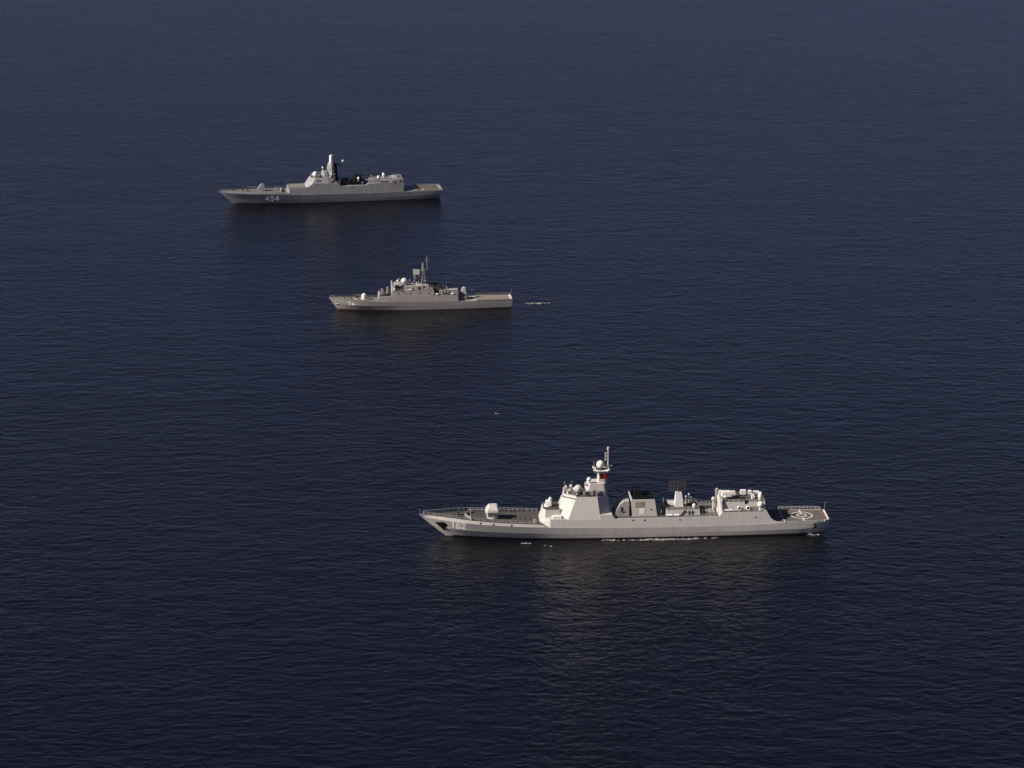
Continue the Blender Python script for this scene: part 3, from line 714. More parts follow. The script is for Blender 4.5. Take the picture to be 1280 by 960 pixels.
# ------------------------------------------------------------------ middle ship: small frigate 74
def build_corvette():
    L = 94.6
    root = ship_root('frigate', place((-90.05, 1394.60), 5.5, -4.19, L), 5.5,
                     'small warm grey frigate numbered 74 with red waterline and lattice mast, middle ship', L)
    hull = Hull([
        [(6.5, .02, -2), (30, 2.5, -2), (60, 3.5, -2), (90, 2.5, -1.2)],
        [(4.4, .02, 0), (10, 1.15, 0), (18, 2.6, 0), (30, 4.2, 0), (45, 4.95, 0), (70, 5.0, 0), (93.6, 4.35, 0)],
        [(4.0, .02, .9), (10, 1.4, .8), (18, 2.9, .75), (30, 4.4, .7), (45, 5.05, .6), (70, 5.1, .5), (93.8, 4.5, .5)],
        [(1.9, .02, 4.0), (10, 2.4, 3.0), (18, 4.0, 2.7), (30, 5.05, 2.6), (45, 5.35, 2.6), (70, 5.35, 2.5), (94.2, 4.7, 2.5)],
        [(0, .02, 6.7), (4, 1.3, 6.4), (10, 3.1, 5.95), (18, 4.6, 5.35), (26, 5.25, 4.75), (36, 5.5, 4.55), (50, 5.55, 4.5), (70, 5.5, 4.35), (94.6, 4.85, 4.3)],
    ], 110)
    mb = MB(); hull.mesh(mb); mb.build('hull', M['grey2'], root, L)
    mb = MB(); hull.deck(mb, 4, -.02, .08, .3, 26.5, 36); mb.build('foredeck', M['deck2'], root, L)
    mb = MB(); hull.deck(mb, 4, -.02, .08, 66, 94.5, 20); mb.build('after_deck', M['grey2'], root, L)
    mb = MB()
    for sg in (1, -1):
        T = np.linspace(0, 1, 80); vs = []
        for t in T:
            p, q = hull.pt(1, t), hull.pt(2, t)
            top = .95 if t < .2 else max(.32, .95 - (t - .2) * 3.5)
            for k in (-.3, top):
                r = p + (q - p) * k; vs.append((r[0], sg * (max(r[1], .02) + .05), r[2]))
        mb.add(vs, [[2*i, 2*i+2, 2*i+3, 2*i+1] for i in range(len(T) - 1)])
    mb.build('boot_topping', M['red2'], root, L)
    for sg in (1, -1): number('74', hull, 10.0, 2.75, 1.75, 1.15, .75, .42, M['line'], root, L, sg, -.04)
    for sg in (1, -1):
        mb = MB(); f = lambda u, z: (u, sg * (hull.v_at(u, z) + .15), z)
        mb.bar(f(3.5, 4.6), f(4.2, 3.2), .14); mb.bar(f(3.5, 3.4), f(4.2, 3.2), .16); mb.bar(f(4.2, 3.2), f(4.9, 3.6), .16); mb.build('anchor', M['white2'], root, L)
    w0 = lambda u, z: hull.ln[4][2](u) - .12 - .05 * (z - 4.5)
    bz = lambda u: hull.ln[4][3](u) - .05
    mb = MB(); house(mb, [(25.6, 7.6), (32, 7.6), (45, 7.55), (56, 7.45), (66.4, 7.4)], w0, bz); lh = mb.build('lower_deckhouse', M['grey2'], root, L)
    mb = MB(); mb.box(26.0, 66.0, -4.6, 4.6, 7.4, 7.66); mb.build('house_deck', M['dark'], root, L)
    mb = MB(); house(mb, [(32.5, 10.0), (54.0, 9.9)], lambda u, z: w0(u, z) - .04 - .03 * (z - 7), lambda u: 7.5); uh = mb.build('upper_deckhouse', M['grey2'], root, L)
    mb = MB(); mb.box(33.0, 53.5, -4.6, 4.6, 9.85, 10.03); mb.build('house_deck', M['dark'], root, L)
    mb = MB(); mb.box(32.4, 32.9, -4.6, -3.0, 7.6, 13.6); mb.build('signal_post', M['white2'], uh, L)
    mb = MB(); mb.box(32.2, 33.0, 3.7, 4.85, 7.62, 14.0, .1, .15); mb.build('signal_post', M['white2'], uh, L)
    mb = MB(); mb.bar((32.6, 4.2, 14.0), (32.6, 4.2, 14.6), .7, .6, 10); mb.build('signal_lamp', M['grey2'], root, L)
    mb = MB(); mb.prism(octagon(33.2, 34.2, 37.6, 38.0, 2.6, 3.7, 3.6), 10.0, octagon(33.7, 34.4, 37.6, 38.0, 2.3, 3.4, 3.3), 13.2)
    br = mb.build('bridge', M['grey2'], root, L)
    mb = MB(); mb.prism(octagon(33.42, 34.25, 37.5, 37.9, 2.54, 3.6, 3.5), 11.6, octagon(33.56, 34.3, 37.5, 37.9, 2.46, 3.52, 3.42), 12.4); mb.build('bridge_window', M['glass'], br, L)
    mb = MB(); mb.box(38.05, 48.6, -3.5, 3.5, 10.0, 12.3, .1, .25); ch = mb.build('radar_house', M['grey2'], root, L)
    for u, wd, h in ((40.2, .5, 1.2), (42.8, .35, .9), (45.8, .9, 1.4)):
        mb = MB(); mb.box(u, u + wd, 3.3, 3.6, 10.5, 10.5 + h); mb.build('door', M['dark'], ch, L)
    mb = MB(); mb.bar((40.2, 4.3, 10.6), (42.4, 4.3, 10.6), .55, .55, 12); mb.build('life_raft', M['white2'], root, L)
    mb = MB(); mb.box(48.8, 53.6, -3.6, 3.6, 10.0, 11.3, .15, .2); mb.build('mast_house', M['mid'], root, L)
    mb = MB(); mb.box(45.6, 51.0, 2.6, 3.3, 12.35, 12.75); mb.box(50.4, 50.9, 2.7, 3.2, 11.2, 12.4); mb.build('platform', M['white2'], root, L)
    mb = MB(); mb.bar((37.2, 4.95, 10.6), (39.6, 5.02, 8.7), .22, .22, 5); mb.build('ladder', M['dark'], uh, L)
    for u, z in ((35.4, 9.1), (41.6, 9.0), (46.4, 9.0), (51.0, 8.9)):
        for sg in (1, -1):
            w = w0(u, z) - .04 - .03 * (z - 7); mb = MB(); mb.box(u, u + .55, sg * w - .25, sg * w + .06, z - .3, z + .3); mb.build('porthole', M['dark'], uh, L)
    for u, v, s_, h_ in ((34.8, 2.2, .3, 1.2), (36.4, -2.0, .35, 1.5), (43.2, 1.2, .45, .8), (44.4, -2.0, .4, 1.2), (42.0, -1.6, .3, 1.8), (37.4, 2.4, .3, .9)):
        mb = MB(); zz = 13.2 if u < 38 else 12.3; mb.bar((u, v, zz), (u, v, zz + h_), .13, .1, 6); mb.box(u - s_, u + s_, v - s_, v + s_, zz + h_, zz + h_ + .6, .06, .06); mb.build('sensor_box', M['grey2'], root, L)
    # bridge top gear
    mb = MB(); mb.bar((35.6, .4, 13.2), (35.6, .4, 14.2), .25, .2, 8); mb.ball((35.6, .4, 14.55), .62, .62, 12); mb.build('small_radome', M['white2'], root, L)
    mb = MB(); mb.bar((39.0, 0, 12.3), (39.0, 0, 13.0), 1.2, 1.1, 14); dp = mb.build('director_base', M['white2'], root, L)
    mb = MB(); mb.ball((39.0, 0, 14.3), 1.75, 1.6); mb.build('radome', M['white2'], dp, L)
    mb = MB(); mb.box(40.2, 41.3, -.8, .8, 13.0, 14.6, .1, .1); mb.build('side_box', M['white2'], dp, L)
    mb = MB(); mb.bar((45.3, 2.6, 12.3), (45.3, 2.6, 13.9), .14, .12, 6); mb.ball((45.3, 2.6, 14.0), .3, .3, 8); mb.build('antenna_post', M['white2'], root, L)
    # flat search radar on its leg
    mb = MB(); mb.bar((46.6, 0, 12.3), (46.3, 0, 15.4), .28, .24, 8); mb.bar((46.3, 0, 15.4), (45.6, 0, 17.6), .3, .22, 8); rl = mb.build('radar_leg', M['grey2'], root, L)
    mb = MB(); mb.prism([(43.7, -.9), (43.7, .3), (46.9, 1.1), (46.9, .4)], 17.7, [(43.7, -.9), (43.7, .3), (46.9, 1.1), (46.9, .4)], 20.3); mb.build('search_radar', M['grey2'], rl, L)
    mb = MB(); mb.bar((44.2, .2, 15.2), (47.4, .2, 17.0), .14, .14, 5); mb.box(43.9, 44.9, -.4, .6, 15.2, 17.6); mb.build('radar_brace', M['mid'], rl, L)
    # lattice mast
    mb = MB(); B = [(47.7, -1.2), (47.7, 1.2), (50.2, 1.0), (50.2, -1.0)]; Tp = [(48.3, -.4), (48.3, .4), (49.1, .35), (49.1, -.35)]
    def lerp2(a, b, t): return (a[0] + (b[0] - a[0]) * t, a[1] + (b[1] - a[1]) * t)
    lev = np.linspace(0, 1, 7)
    for i in range(4):
        mb.bar((*B[i], 11.2), (*Tp[i], 22.0), .12, .10, 5)
        for k, t in enumerate(lev):
            a = lerp2(B[i], Tp[i], t); b = lerp2(B[(i+1) % 4], Tp[(i+1) % 4], t); z = 11.2 + 10.8 * t
            mb.bar((*a, z), (*b, z), .07, .07, 4)
            if k < 6:
                c = lerp2(B[(i+1) % 4], Tp[(i+1) % 4], lev[k+1]); mb.bar((*a, z), (*c, 11.2 + 10.8 * lev[k+1]), .08, .08, 4)
    ma = mb.build('lattice_mast', M['grey2'], root, L)
    mb = MB(); mb.bar((45.0, 0, 16.6), (49, 0, 16.7), .22, .22, 5); mb.bar((48.6, -3.2, 18.4), (48.6, 3.2, 18.4), .2, .16, 5); mb.build('yard', M['grey2'], ma, L)
    mb = MB(); mb.bar((49.0, 0, 14.1), (52.4, 0, 14.2), .26, .26, 5); mb.bar((49, -2.6, 20.2), (49, 2.6, 20.2), .2, .16, 5); mb.bar((48.9, 0, 17.6), (51.4, 0, 17.7), .2, .2, 5); mb.build('yard', M['grey2'], ma, L)
    mb = MB(); mb.bar((48.7, 0, 22.0), (48.7, 0, 23.6), .45, .35, 8); mb.build('mast_head', M['grey2'], ma, L)
    mb = MB(); mb.box(48.0, 50.2, -.7, .7, 19.6, 20.1); mb.box(48.1, 49.0, -.7, .7, 20.1, 21.0); mb.build('mast_platform', M['grey2'], ma, L)
    mb = MB(); mb.bar((50.8, 0, 19.8), (50.8, 0, 27.6), .18, .09, 6); mb.bar((50.8, 0, 24.8), (50.3, 0, 25.6), .3, .2, 6); mb.bar((50.2, 0, 25.2), (51.8, 0, 25.1), .1, .1, 4); mb.bar((49.0, 0, 20.0), (50.9, 0, 20.0), .14, .14, 4)
    mb.build('pole_mast', M['grey2'], root, L)
    # funnel
    mb = MB(); mb.box(51.6, 57.0, -2.2, 2.2, 7.6, 12.0, .2, .2); fu = mb.build('funnel', M['dark'], root, L)
    mb = MB(); mb.lathe((54.2, 0, 12.0), [(2.0, 0), (2.0, .7), (1.6, .8), (1.4, .4)], 18); mb.build('funnel_cap', M['black'], fu, L)
    # gear on the long deckhouse
    for u in (55.3, 63.4):
        mb = MB(); mb.bar((u - .7, 4.6, 8.05), (u + .7, 4.6, 8.05), .6, .6, 12); mb.build('life_raft', M['white2'], root, L)
    for (u, v, du, dv, dz_) in ((57.8, 2.2, 1.1, 1.2, 1.9), (64.6, 1.6, 2.0, 2.2, 2.2)):
        mb = MB(); mb.box(u - du, u + du, v - dv, v + dv, 7.65, 7.65 + dz_, .2, .2); mb.build('deck_locker', M['mid'], root, L)
    for v, s in ((2.2, 1), (-2.2, -1)):
        mb = MB()
        for k in (-.65, .65):
            for h in (.4, 1.4): mb.bar((60.4 + k, v - 1.6 * s, 8.2 + h * .8), (60.4 + k, v + 1.7 * s, 8.6 + h), .46, .46, 8)
        mb.box(59.6, 61.2, v - .3, v + .3, 7.65, 9.0); mb.build('missile_canisters', M['grey2'], root, L)
    mb = MB(); mb.box(61.6, 62.4, 1.0, 2.6, 7.65, 9.9, .1, .1); mb.build('deck_locker', M['white2'], root, L)
    # after gun on its pedestal
    mb = MB(); mb.prism(octagon(66.5, 67.2, 70.8, 71.6, 2.2, 3.0, 2.2), 4.3, octagon(66.5, 67.2, 70.8, 71.6, 2.2, 3.0, 2.2), 6.3); ap = mb.build('gun_platform', M['mid'], root, L)
    mb = MB(); mb.lathe((69.6, 0, 6.3), [(1.5, 0), (1.4, .5)], 16); ag = mb.build('after_gun', M['grey2'], root, L)
    mb = MB(); mb.prism(octagon(67.6, 68.2, 71.0, 71.6, .9, 1.7, 1.2), 6.8, octagon(68.9, 69.2, 70.4, 70.8, .5, .9, .7), 10.2); mb.build('turret', M['grey2'], ag, L)
    mb = MB(); mb.bar((71.0, 0, 8.2), (74.6, 0, 8.9), .12, .09, 8); mb.build('gun_barrel', M['mid'], ag, L)
    mb = MB(); mb.bar((69.6, .3, 10.1), (69.6, .3, 10.6), .4, .3, 8); mb.build('sight', M['white2'], ag, L)
    # forward gun
    mb = MB(); mb.lathe((18.3, 0, 5.2), [(1.7, 0), (1.6, .5)], 18); fg = mb.build('main_gun', M['white2'], root, L)
    mb = MB(); mb.lathe((18.3, 0, 5.7), [(1.3, 0), (1.45, .6), (1.35, 1.6), (.95, 2.3), (.35, 2.6)], 18); mb.build('turret', M['white2'], fg, L)
    mb = MB(); mb.bar((17.0, 0, 7.2), (12.6, 0, 7.7), .14, .1, 8); mb.build('gun_barrel', M['mid'], fg, L)
    for u, v, h in ((27.4, 2.0, 3.2), (30.3, -1.0, 3.4)):
        mb = MB(); mb.bar((u, v, 7.66), (u, v, 8.5), .7, .5, 10); q = mb.build('light_gun', M['grey2'], root, L)
        mb = MB(); mb.box(u - .5, u + .7, v - .8, v + .8, 8.5, 7.6 + h, .12, .15); mb.build('gun_shield', M['grey2'], q, L)
        mb = MB(); mb.bar((u - .4, v, 9.4), (u - 2.2, v, 9.9), .08, .06, 6); mb.build('gun_barrel', M['dark'], q, L)
    mb = MB(); mb.box(25.9, 26.5, -4.4, 4.4, 7.6, 8.5); mb.build('splash_screen', M['grey2'], lh, L)
    for u, h, v in ((28.8, 1.5, 3.2), (31.2, 1.8, 2.2), (29.0, 1.3, .4)):
        mb = MB(); mb.box(u - .6, u + .6, v - .6, v + .6, 7.66, 7.66 + h, .1, .1); mb.build('ammunition_locker', M['dark'], root, L)
    # flight deck, slightly raised
    mb = MB(); hull.deck(mb, 4, .28, -.05, 76.0, 94.4, 12, .24); mb.build('flight_deck', M['flight2'], root, L)
    # deck fittings forward
    for u, v in ((8.0, .5), (11.5, 1.0), (14.0, -1.2)):
        mb = MB(); zz = hull.ln[4][3](u) - .02; mb.lathe((u, v, zz), [(.45, 0), (.35, .3), (.5, .8)], 10); mb.build('bollard', M['dark'], root, L)
    mb = MB(); mb.prism([(14.6, 2.9), (14.9, 2.9), (13.2, 0), (12.9, 0)], 5.5, [(14.5, 2.9), (14.8, 2.9), (13.1, 0), (12.8, 0)], 6.3)
    mb.prism([(14.6, -2.9), (14.9, -2.9), (13.2, 0), (12.9, 0)], 5.5, [(14.5, -2.9), (14.8, -2.9), (13.1, 0), (12.8, 0)], 6.3); mb.build('breakwater', M['grey2'], root, L)
    for sg in (1, -1):
        mb = MB(); P = [(u, sg * (hull.ln[4][2](u) - .15), hull.ln[4][3](u)) for u in (1, 5, 10, 15, 20, 25.5)]
        mb.rail(P, 1.0, 1.9, .06); mb.build('guard_rail', M['grey2'], root, L)
        mb = MB(); P = [(u, sg * (hull.ln[4][2](u)), hull.ln[4][3](u) + .28) for u in (76, 85, 94.2)]
        mb.rail(P, 1.0, 1.8, .06); mb.build('deck_net', M['louvre'], root, L)
        mb = MB(); P = [(54.3, sg * 4.9, 7.5), (66.2, sg * 4.9, 7.4)]
        mb.rail(P, 1.0, 1.8, .055); mb.build('guard_rail', M['grey2'], root, L)
        mb = MB(); P = [(33.4, sg * 4.75, 9.98), (53.6, sg * 4.75, 9.9)]
        mb.rail(P, 1.0, 1.8, .055); mb.build('guard_rail', M['grey2'], root, L)
    mb = MB(); mb.bar((94.0, -2.5, 4.5), (94.6, -2.5, 8.2), .08, .06, 6); mb.build('ensign_staff', M['mid'], root, L)
    mb = MB(); mb.box(93.2, 94.3, -4.5, 4.5, 4.55, 4.8); mb.build('stern_coaming', M['white2'], root, L)
    return root
build_corvette()

# ------------------------------------------------------------------ farthest ship: frigate 454
def build_frigate():
    L = 135.6
    root = ship_root('frigate', place((-168.26, 1652.74), 9.28, -8.66, L), 9.28,
                     'dark blue-grey frigate numbered 454 with tall pyramid mast and black funnel, farthest ship', L)
    hull = Hull([
        [(12, .02, -3), (40, 3.5, -3), (90, 5, -3), (130, 4, -2)],
        [(8.9, .02, 0), (16, 1.8, 0), (28, 4.6, 0), (42, 6.5, 0), (60, 7.4, 0), (90, 7.6, 0), (120, 7.2, 0), (133.6, 6.4, 0)],
        [(4.2, .02, 4.0), (14, 2.9, 3.3), (28, 5.9, 3.0), (42, 7.3, 2.7), (60, 7.85, 2.5), (90, 7.9, 2.4), (120, 7.55, 2.4), (134.6, 6.8, 2.4)],
        [(.9, .02, 7.0), (6, 2.2, 6.8), (14, 4.8, 6.5), (28, 7.2, 6.3), (42, 8.0, 5.8), (60, 8.2, 5.4), (90, 8.1, 5.2), (113, 7.8, 5.2), (135.2, 7.1, 5.1)],
        [(0, .02, 8.1), (6, 2.1, 8.0), (14, 4.6, 7.75), (28, 6.95, 7.3), (40, 7.75, 6.9), (43.5, 7.85, 6.2), (60, 8.0, 5.45), (90, 7.9, 5.25), (113, 7.6, 5.25), (118, 7.45, 5.5), (135.6, 6.95, 5.5)],
    ], 120)
    mb = MB(); hull.mesh(mb); mb.build('hull', M['grey3'], root, L)
    mb = MB(); hull.deck(mb, 4, -.25, .06, .3, 43, 50); mb.build('foredeck', M['deck3'], root, L)
    mb = MB(); hull.deck(mb, 4, -.02, .2, 110, 135.4, 20); mb.build('after_deck', M['light3'], root, L)
    mb = MB(); hull.deck(mb, 4, .02, 1.0, 120.3, 133.6, 16, .2); mb.build('flight_deck', M['flight3'], root, L)
    mb = MB()
    for sg in (1, -1):
        T = np.linspace(0.02, 1, 80); vs = []
        for t in T:
            p, q = hull.pt(1, t), hull.pt(2, t)
            for k in (-.1, .16):
                r = p + (q - p) * k; vs.append((r[0], sg * (max(r[1], .02) + .05), r[2]))
        mb.add(vs, [[2*i, 2*i+2, 2*i+3, 2*i+1] for i in range(len(T) - 1)])
    mb.build('boot_topping', M['dark'], root, L)
    for sg in (1, -1): number('454', hull, 28.0, 2.1, 2.75, 2.1, .85, .60, M['line'], root, L, sg, 0)
    wk, zk = hull.ln[4][2], hull.ln[4][3]
    wall = lambda u, z: wk(u) - .06 - .17 * (z - 5.4)
    base = lambda u: zk(u) - .04
    # one long deckhouse whose sides rise out of the hull
    mb = MB(); house(mb, [(42.3, 9.3), (53.4, 9.4), (53.5, 9.6), (57.4, 12.0), (72, 11.3), (73.2, 10.2), (74, 9.7), (88.6, 9.7), (90, 10.6), (104, 10.9), (105, 12.6), (111.6, 12.8)], wall, base)
    mb.prism([(41.0, -4.5), (41.0, 4.5), (42.3, 7.0), (42.3, -7.0)], 6.4, [(41.8, -4.2), (41.8, 4.2), (42.3, 6.6), (42.3, -6.6)], 9.3)
    dh = mb.build('deckhouse', M['grey3'], root, L)
    mb = MB(); mb.box(42.4, 53.2, -6.6, 6.6, 9.25, 9.45); mb.build('house_deck', M['deck3'], root, L)
    mb = MB(); mb.prism([(41.2, 4.4), (42.2, 7.45), (44.6, 7.65), (43.0, 4.4)], 6.5, [(41.4, 4.4), (42.3, 6.9), (43.2, 7.0), (43.0, 4.4)], 8.2)
    mb.prism([(41.2, -4.4), (42.2, -7.45), (44.6, -7.65), (43.0, -4.4)], 6.5, [(41.4, -4.4), (42.3, -6.9), (43.2, -7.0), (43.0, -4.4)], 8.2); mb.build('corner_chamfer', M['light3'], dh, L)
    for i in range(4):
        for j in range(2):
            mb = MB(); mb.box(43.4 + i * 2.2, 45.2 + i * 2.2, -2.6 + j * 2.8, -.2 + j * 2.8, 9.4, 9.62, .05, .05); mb.build('missile_hatch', M['mid'], root, L)
    # bridge
    mb = MB(); mb.prism(octagon(52.3, 55.0, 66, 71, 4.4, wall(55, 9.4) - .1, 5.0), 9.42, octagon(55.4, 58.2, 66, 70.5, 2.9, 4.9, 4.0), 14.6); br = mb.build('bridge', M['light3'], root, L)
    mb = MB(); mb.prism(octagon(54.50, 57.28, 66, 70.7, 3.43, 5.36, 4.36), 13.0, octagon(54.9, 57.7, 66, 70.6, 3.2, 5.2, 4.24), 13.7); mb.build('bridge_window', M['mid'], br, L)
    mb = MB(); mb.box(58.6, 70.4, -4.6, 4.6, 14.55, 14.68); mb.build('bridge_roof', M['deck3'], br, L)
    mb = MB(); mb.box(58.9, 61.8, 5.3, 5.75, 11.9, 13.4); mb.build('side_recess', M['dark'], br, L)
    mb = MB(); mb.bar((58.6, 1.2, 13.4), (58.6, 1.2, 15.4), 1.7, 1.4, 14); dd = mb.build('dome_base', M['light3'], root, L)
    mb = MB(); mb.ball((58.6, 1.2, 16.4), 1.6, 1.7); mb.build('radome', M['white3'], dd, L)
    mb = MB(); mb.box(55.7, 57.0, .4, 2.4, 14.4, 15.8, .15, .15); mb.build('optical_sight', M['light3'], root, L)
    # front tower and pyramid mast
    mb = MB(); mb.prism([(61.8, 0), (64.0, 2.6), (66.0, 2.6), (66.0, -2.6), (64.0, -2.6)], 14.6, [(62.4, 0), (64.0, 1.8), (66.0, 1.8), (66.0, -1.8), (64.0, -1.8)], 18.0); mb.build('front_tower', M['light3'], root, L)
    mb = MB(); mb.bar((63.2, .6, 18.0), (63.2, .6, 20.0), .2, .16, 6); mb.ball((63.2, .6, 20.4), .55, .55, 12); mb.build('antenna_post', M['white3'], root, L)
    mb = MB(); mb.prism([(64.6, 0), (68.4, 4.0), (72.4, 0), (68.4, -4.0)], 14.6, [(66.4, 0), (68.5, 2.0), (70.7, 0), (68.5, -2.0)], 22.4)
    mb.prism([(66.4, 0), (68.5, 2.0), (70.7, 0), (68.5, -2.0)], 22.4, [(67.2, 0), (68.5, 1.2), (69.8, 0), (68.5, -1.2)], 23.4)
    pm = mb.build('pyramid_mast', M['light3'], root, L)
    # radar faces on the mast: port and starboard, fore and aft
    def mast_face(u, v, z, du, dv, name, mat):
        d = Vector((du, dv, 0)).normalized(); t = Vector((-d.y, d.x, 0)); cen = Vector((u, v, z))
        P = [cen + t * (1.05 * math.cos(a)) + Vector((0, 0, 1.25 * math.sin(a))) for a in np.linspace(0, 2 * math.pi, 8, endpoint=False) + math.pi / 8]
        m = MB(); m.add([p - d * .5 for p in P] + [p + d * .15 for p in P], [[i, (i+1) % 8, 8 + (i+1) % 8, 8 + i] for i in range(8)] + [list(range(8, 16))]); m.build(name, mat, pm, L)
    for sg in (1, -1):
        mast_face(66.8, sg * 1.55, 19.2, -1, sg, 'radar_face', M['light3'])
        mast_face(70.35, sg * 1.55, 19.2, 1, sg, 'radar_face', M['grey3'])
    for z, w in ((16.4, 3.1), (18.0, 2.7), (20.6, 2.1), (22.0, 1.9)):
        for sg in (1, -1):
            mb = MB(); mb.box(68.2, 69.7, sg * w - .5, sg * w + .6, z, z + .7); mb.build('sensor_box', M['light3'], pm, L)
    mb = MB(); mb.prism([(70.2, -1.6), (70.2, 2.6), (73.0, 1.4), (73.0, -1.2)], 11.0, [(69.9, -.8), (69.6, 1.3), (71.6, .8), (71.6, -.8)], 22.6); mb.build('mast_back_shade', M['black'], pm, L)  # black block imitates the shaded after side of the mast
    mb = MB(); mb.bar((68.5, 0, 23.3), (68.5, 0, 27.2), 1.15, 1.05, 18); mb.lathe((68.5, 0, 27.2), [(1.05, 0), (.8, .3), (.3, .42)], 18); mb.build('mast_head', M['white3'], root, L)
    mb = MB(); mb.bar((70.6, 0, 21.4), (75.8, 0, 21.9), .32, .26, 6); mb.bar((75.6, 0, 20.6), (75.6, 0, 25.4), .18, .09, 5); ya = mb.build('yard', M['dark'], pm, L)
    mb = MB(); mb.ball((75.6, 0, 23.7), .62, .75, 12); mb.build('yard_dome', M['white3'], ya, L)
    mb = MB(); mb.box(71.6, 73.6, 3.8, 6.2, 9.8, 12.3, .2, .3); mb.build('boat_crane', M['dark'], root, L)
    for u, v, z, s_, h_ in ((56.4, -1.6, 14.6, .4, 1.3), (60.4, 3.6, 14.6, .5, .9), (61.6, -3.2, 14.6, .4, 1.6), (67.2, 4.0, 14.6, .45, 1.0), (70.0, 3.4, 14.6, .4, 1.6), (72.6, 1.2, 11.2, .5, 2.6), (90.8, 4.2, 10.6, .5, 1.2), (95.6, 4.4, 12.0, .45, .8), (104.2, 3.6, 10.9, .6, 1.8), (86.8, 4.6, 9.7, .5, 1.0)):
        mb = MB(); mb.bar((u, v, z), (u, v, z + h_), .16, .12, 6); mb.box(u - s_, u + s_, v - s_, v + s_, z + h_, z + h_ + .7, .08, .08); mb.build('sensor_box', M['light3'], root, L)
    for u, w in ((66.3, 5.4), (70.2, 5.2)):
        mb = MB(); mb.box(u, u + 1.0, 5.6, w + .9, 11.6, 12.6, .1, .1); mb.build('deck_locker', M['mid'], root, L)
    # black funnel, and ahead of it a black block painted as a shadowed recess
    mb = MB(); mb.box(74.2, 79.6, -4.2, 4.2, 9.65, 12.4, .4, .5); mb.build('recess_shade_block', M['black'], root, L)
    mb = MB(); mb.box(80.2, 89.4, -4.6, 4.6, 9.65, 11.6, .4, .4); f2 = mb.build('after_funnel', M['black'], root, L)
    mb = MB(); mb.prism(octagon(81.4, 82.4, 86, 87, 1.8, 2.8, 1.8), 11.6, octagon(82.0, 82.8, 85.6, 86.4, 1.5, 2.4, 1.5), 15.0); mb.build('exhaust_stack', M['black'], f2, L)
    mb = MB(); mb.ball((84.6, 3.0, 13.4), .75, .85, 12); mb.bar((84.6, 3.0, 11.5), (84.6, 3.0, 12.8), .2); mb.build('satellite_dome', M['white3'], root, L)
    mb = MB(); mb.box(78.4, 80.2, wall(79, 8.8) - .1, wall(79, 8.8) + .12, 8.3, 9.3); mb.build('boat_hatch', M['mid'], dh, L)
    # after superstructure
    mb = MB(); mb.box(91.0, 104.6, -5.2, 5.2, 10.4, 12.2, .5, .7); mb.build('after_house', M['grey3'], root, L)
    for u, v, z, r in ((97.0, .8, 12.2, .85), (100.2, .2, 13.4, .95)):
        mb = MB(); mb.bar((u, v, 11.8), (u, v, z), .7, .5, 10); mb.ball((u, v, z + r * 1.1), r, r * 1.35, 14); mb.build('satellite_dome', M['white3'], root, L)
    mb = MB(); mb.box(98.6, 101.6, -1.4, 1.6, 12.1, 13.0, .2, .2); mb.build('dome_platform', M['light3'], root, L)
    for u, v, h in ((92.5, 2.4, 2.2), (94.2, 2.8, 1.6), (103.0, 2.0, 1.6)):
        mb = MB(); mb.bar((u, v, 11.9), (u, v, 11.9 + h), .24, .18, 6); mb.box(u - .5, u + .5, v - .5, v + .5, 11.9 + h, 12.6 + h, .1, .1); mb.build('antenna_post', M['light3'], root, L)
    mb = MB(); mb.box(97.6, 102.4, 5.1, 5.9, 10.6, 11.5); mb.build('side_recess', M['dark'], root, L)
    mb = MB(); mb.box(105.6, 111.2, -5.4, 4.6, 12.6, 13.2, .3, .3); hr = mb.build('hangar_roof', M['light3'], root, L)
    mb = MB(); mb.bar((108.6, 3.2, 13.1), (108.6, 3.2, 13.8), .9, .8, 10); mb.box(107.6, 109.6, 2.3, 4.1, 13.8, 14.9, .2, .2); mb.build('close_in_gun', M['grey3'], root, L)
    for u, z in ((105.8, 10.8), (109.4, 11.4)):
        mb = MB(); w = wall(u, z); mb.box(u, u + .9, w - .4, w + .1, z - .7, z + .6); mb.build('side_port', M['dark'], dh, L)
    mb = MB(); mb.box(111.55, 111.75, -4.0, 4.0, 5.6, 12.0); mb.build('hangar_door', M['dark'], dh, L)
    # border of the flight deck
    for sg in (1, -1):
        mb = MB(); mb.box(119.6, 134.4, sg * 6.75 - .25, sg * 6.75 + .25, 5.3, 6.0 if sg < 0 else 5.72); mb.build('deck_edge', M['light3'], root, L)
        mb = MB(); P = [(u, sg * 7.0, 5.6) for u in (119, 127, 134.8)]; mb.rail(P, 1.0, 2.2, .055); mb.build('deck_net', M['louvre'], root, L)
        mb = MB(); P = [(u, sg * (wk(u) - .1), zk(u)) for u in (2, 9, 18, 28, 40)]; mb.rail(P, .7, 2.2, .05); mb.build('guard_rail', M['grey3'], root, L)
    mb = MB(); mb.prism([(116.0, -7.0), (116.0, 7.2), (120.4, 7.0), (120.4, -6.8)], 5.3, [(118.6, -6.8), (118.6, 7.0), (120.4, 6.9), (120.4, -6.7)], 5.85); mb.build('deck_ramp', M['light3'], root, L)
    mb = MB(); mb.box(133.6, 135.3, -6.6, 6.6, 5.3, 5.75); mb.build('stern_coaming', M['light3'], root, L)
    mb = MB(); mb.box(123.4, 124.2, 6.5, 7.2, 5.6, 6.6); mb.build('deck_lamp', M['white3'], root, L)
    # gun with a sloping faceted house
    zg = zk(26) - .25
    mb = MB(); mb.lathe((25.9, 0, zg), [(2.1, 0), (2.0, .4)], 18); g = mb.build('main_gun', M['light3'], root, L)
    mb = MB(); mb.side([(23.6, zg + .4), (23.9, zg + 1.6), (25.6, zg + 3.9), (26.8, zg + 4.2), (27.8, zg + 3.6), (28.0, zg + .4)], -1.7, 1.7, .12, zg); mb.build('turret', M['light3'], g, L)
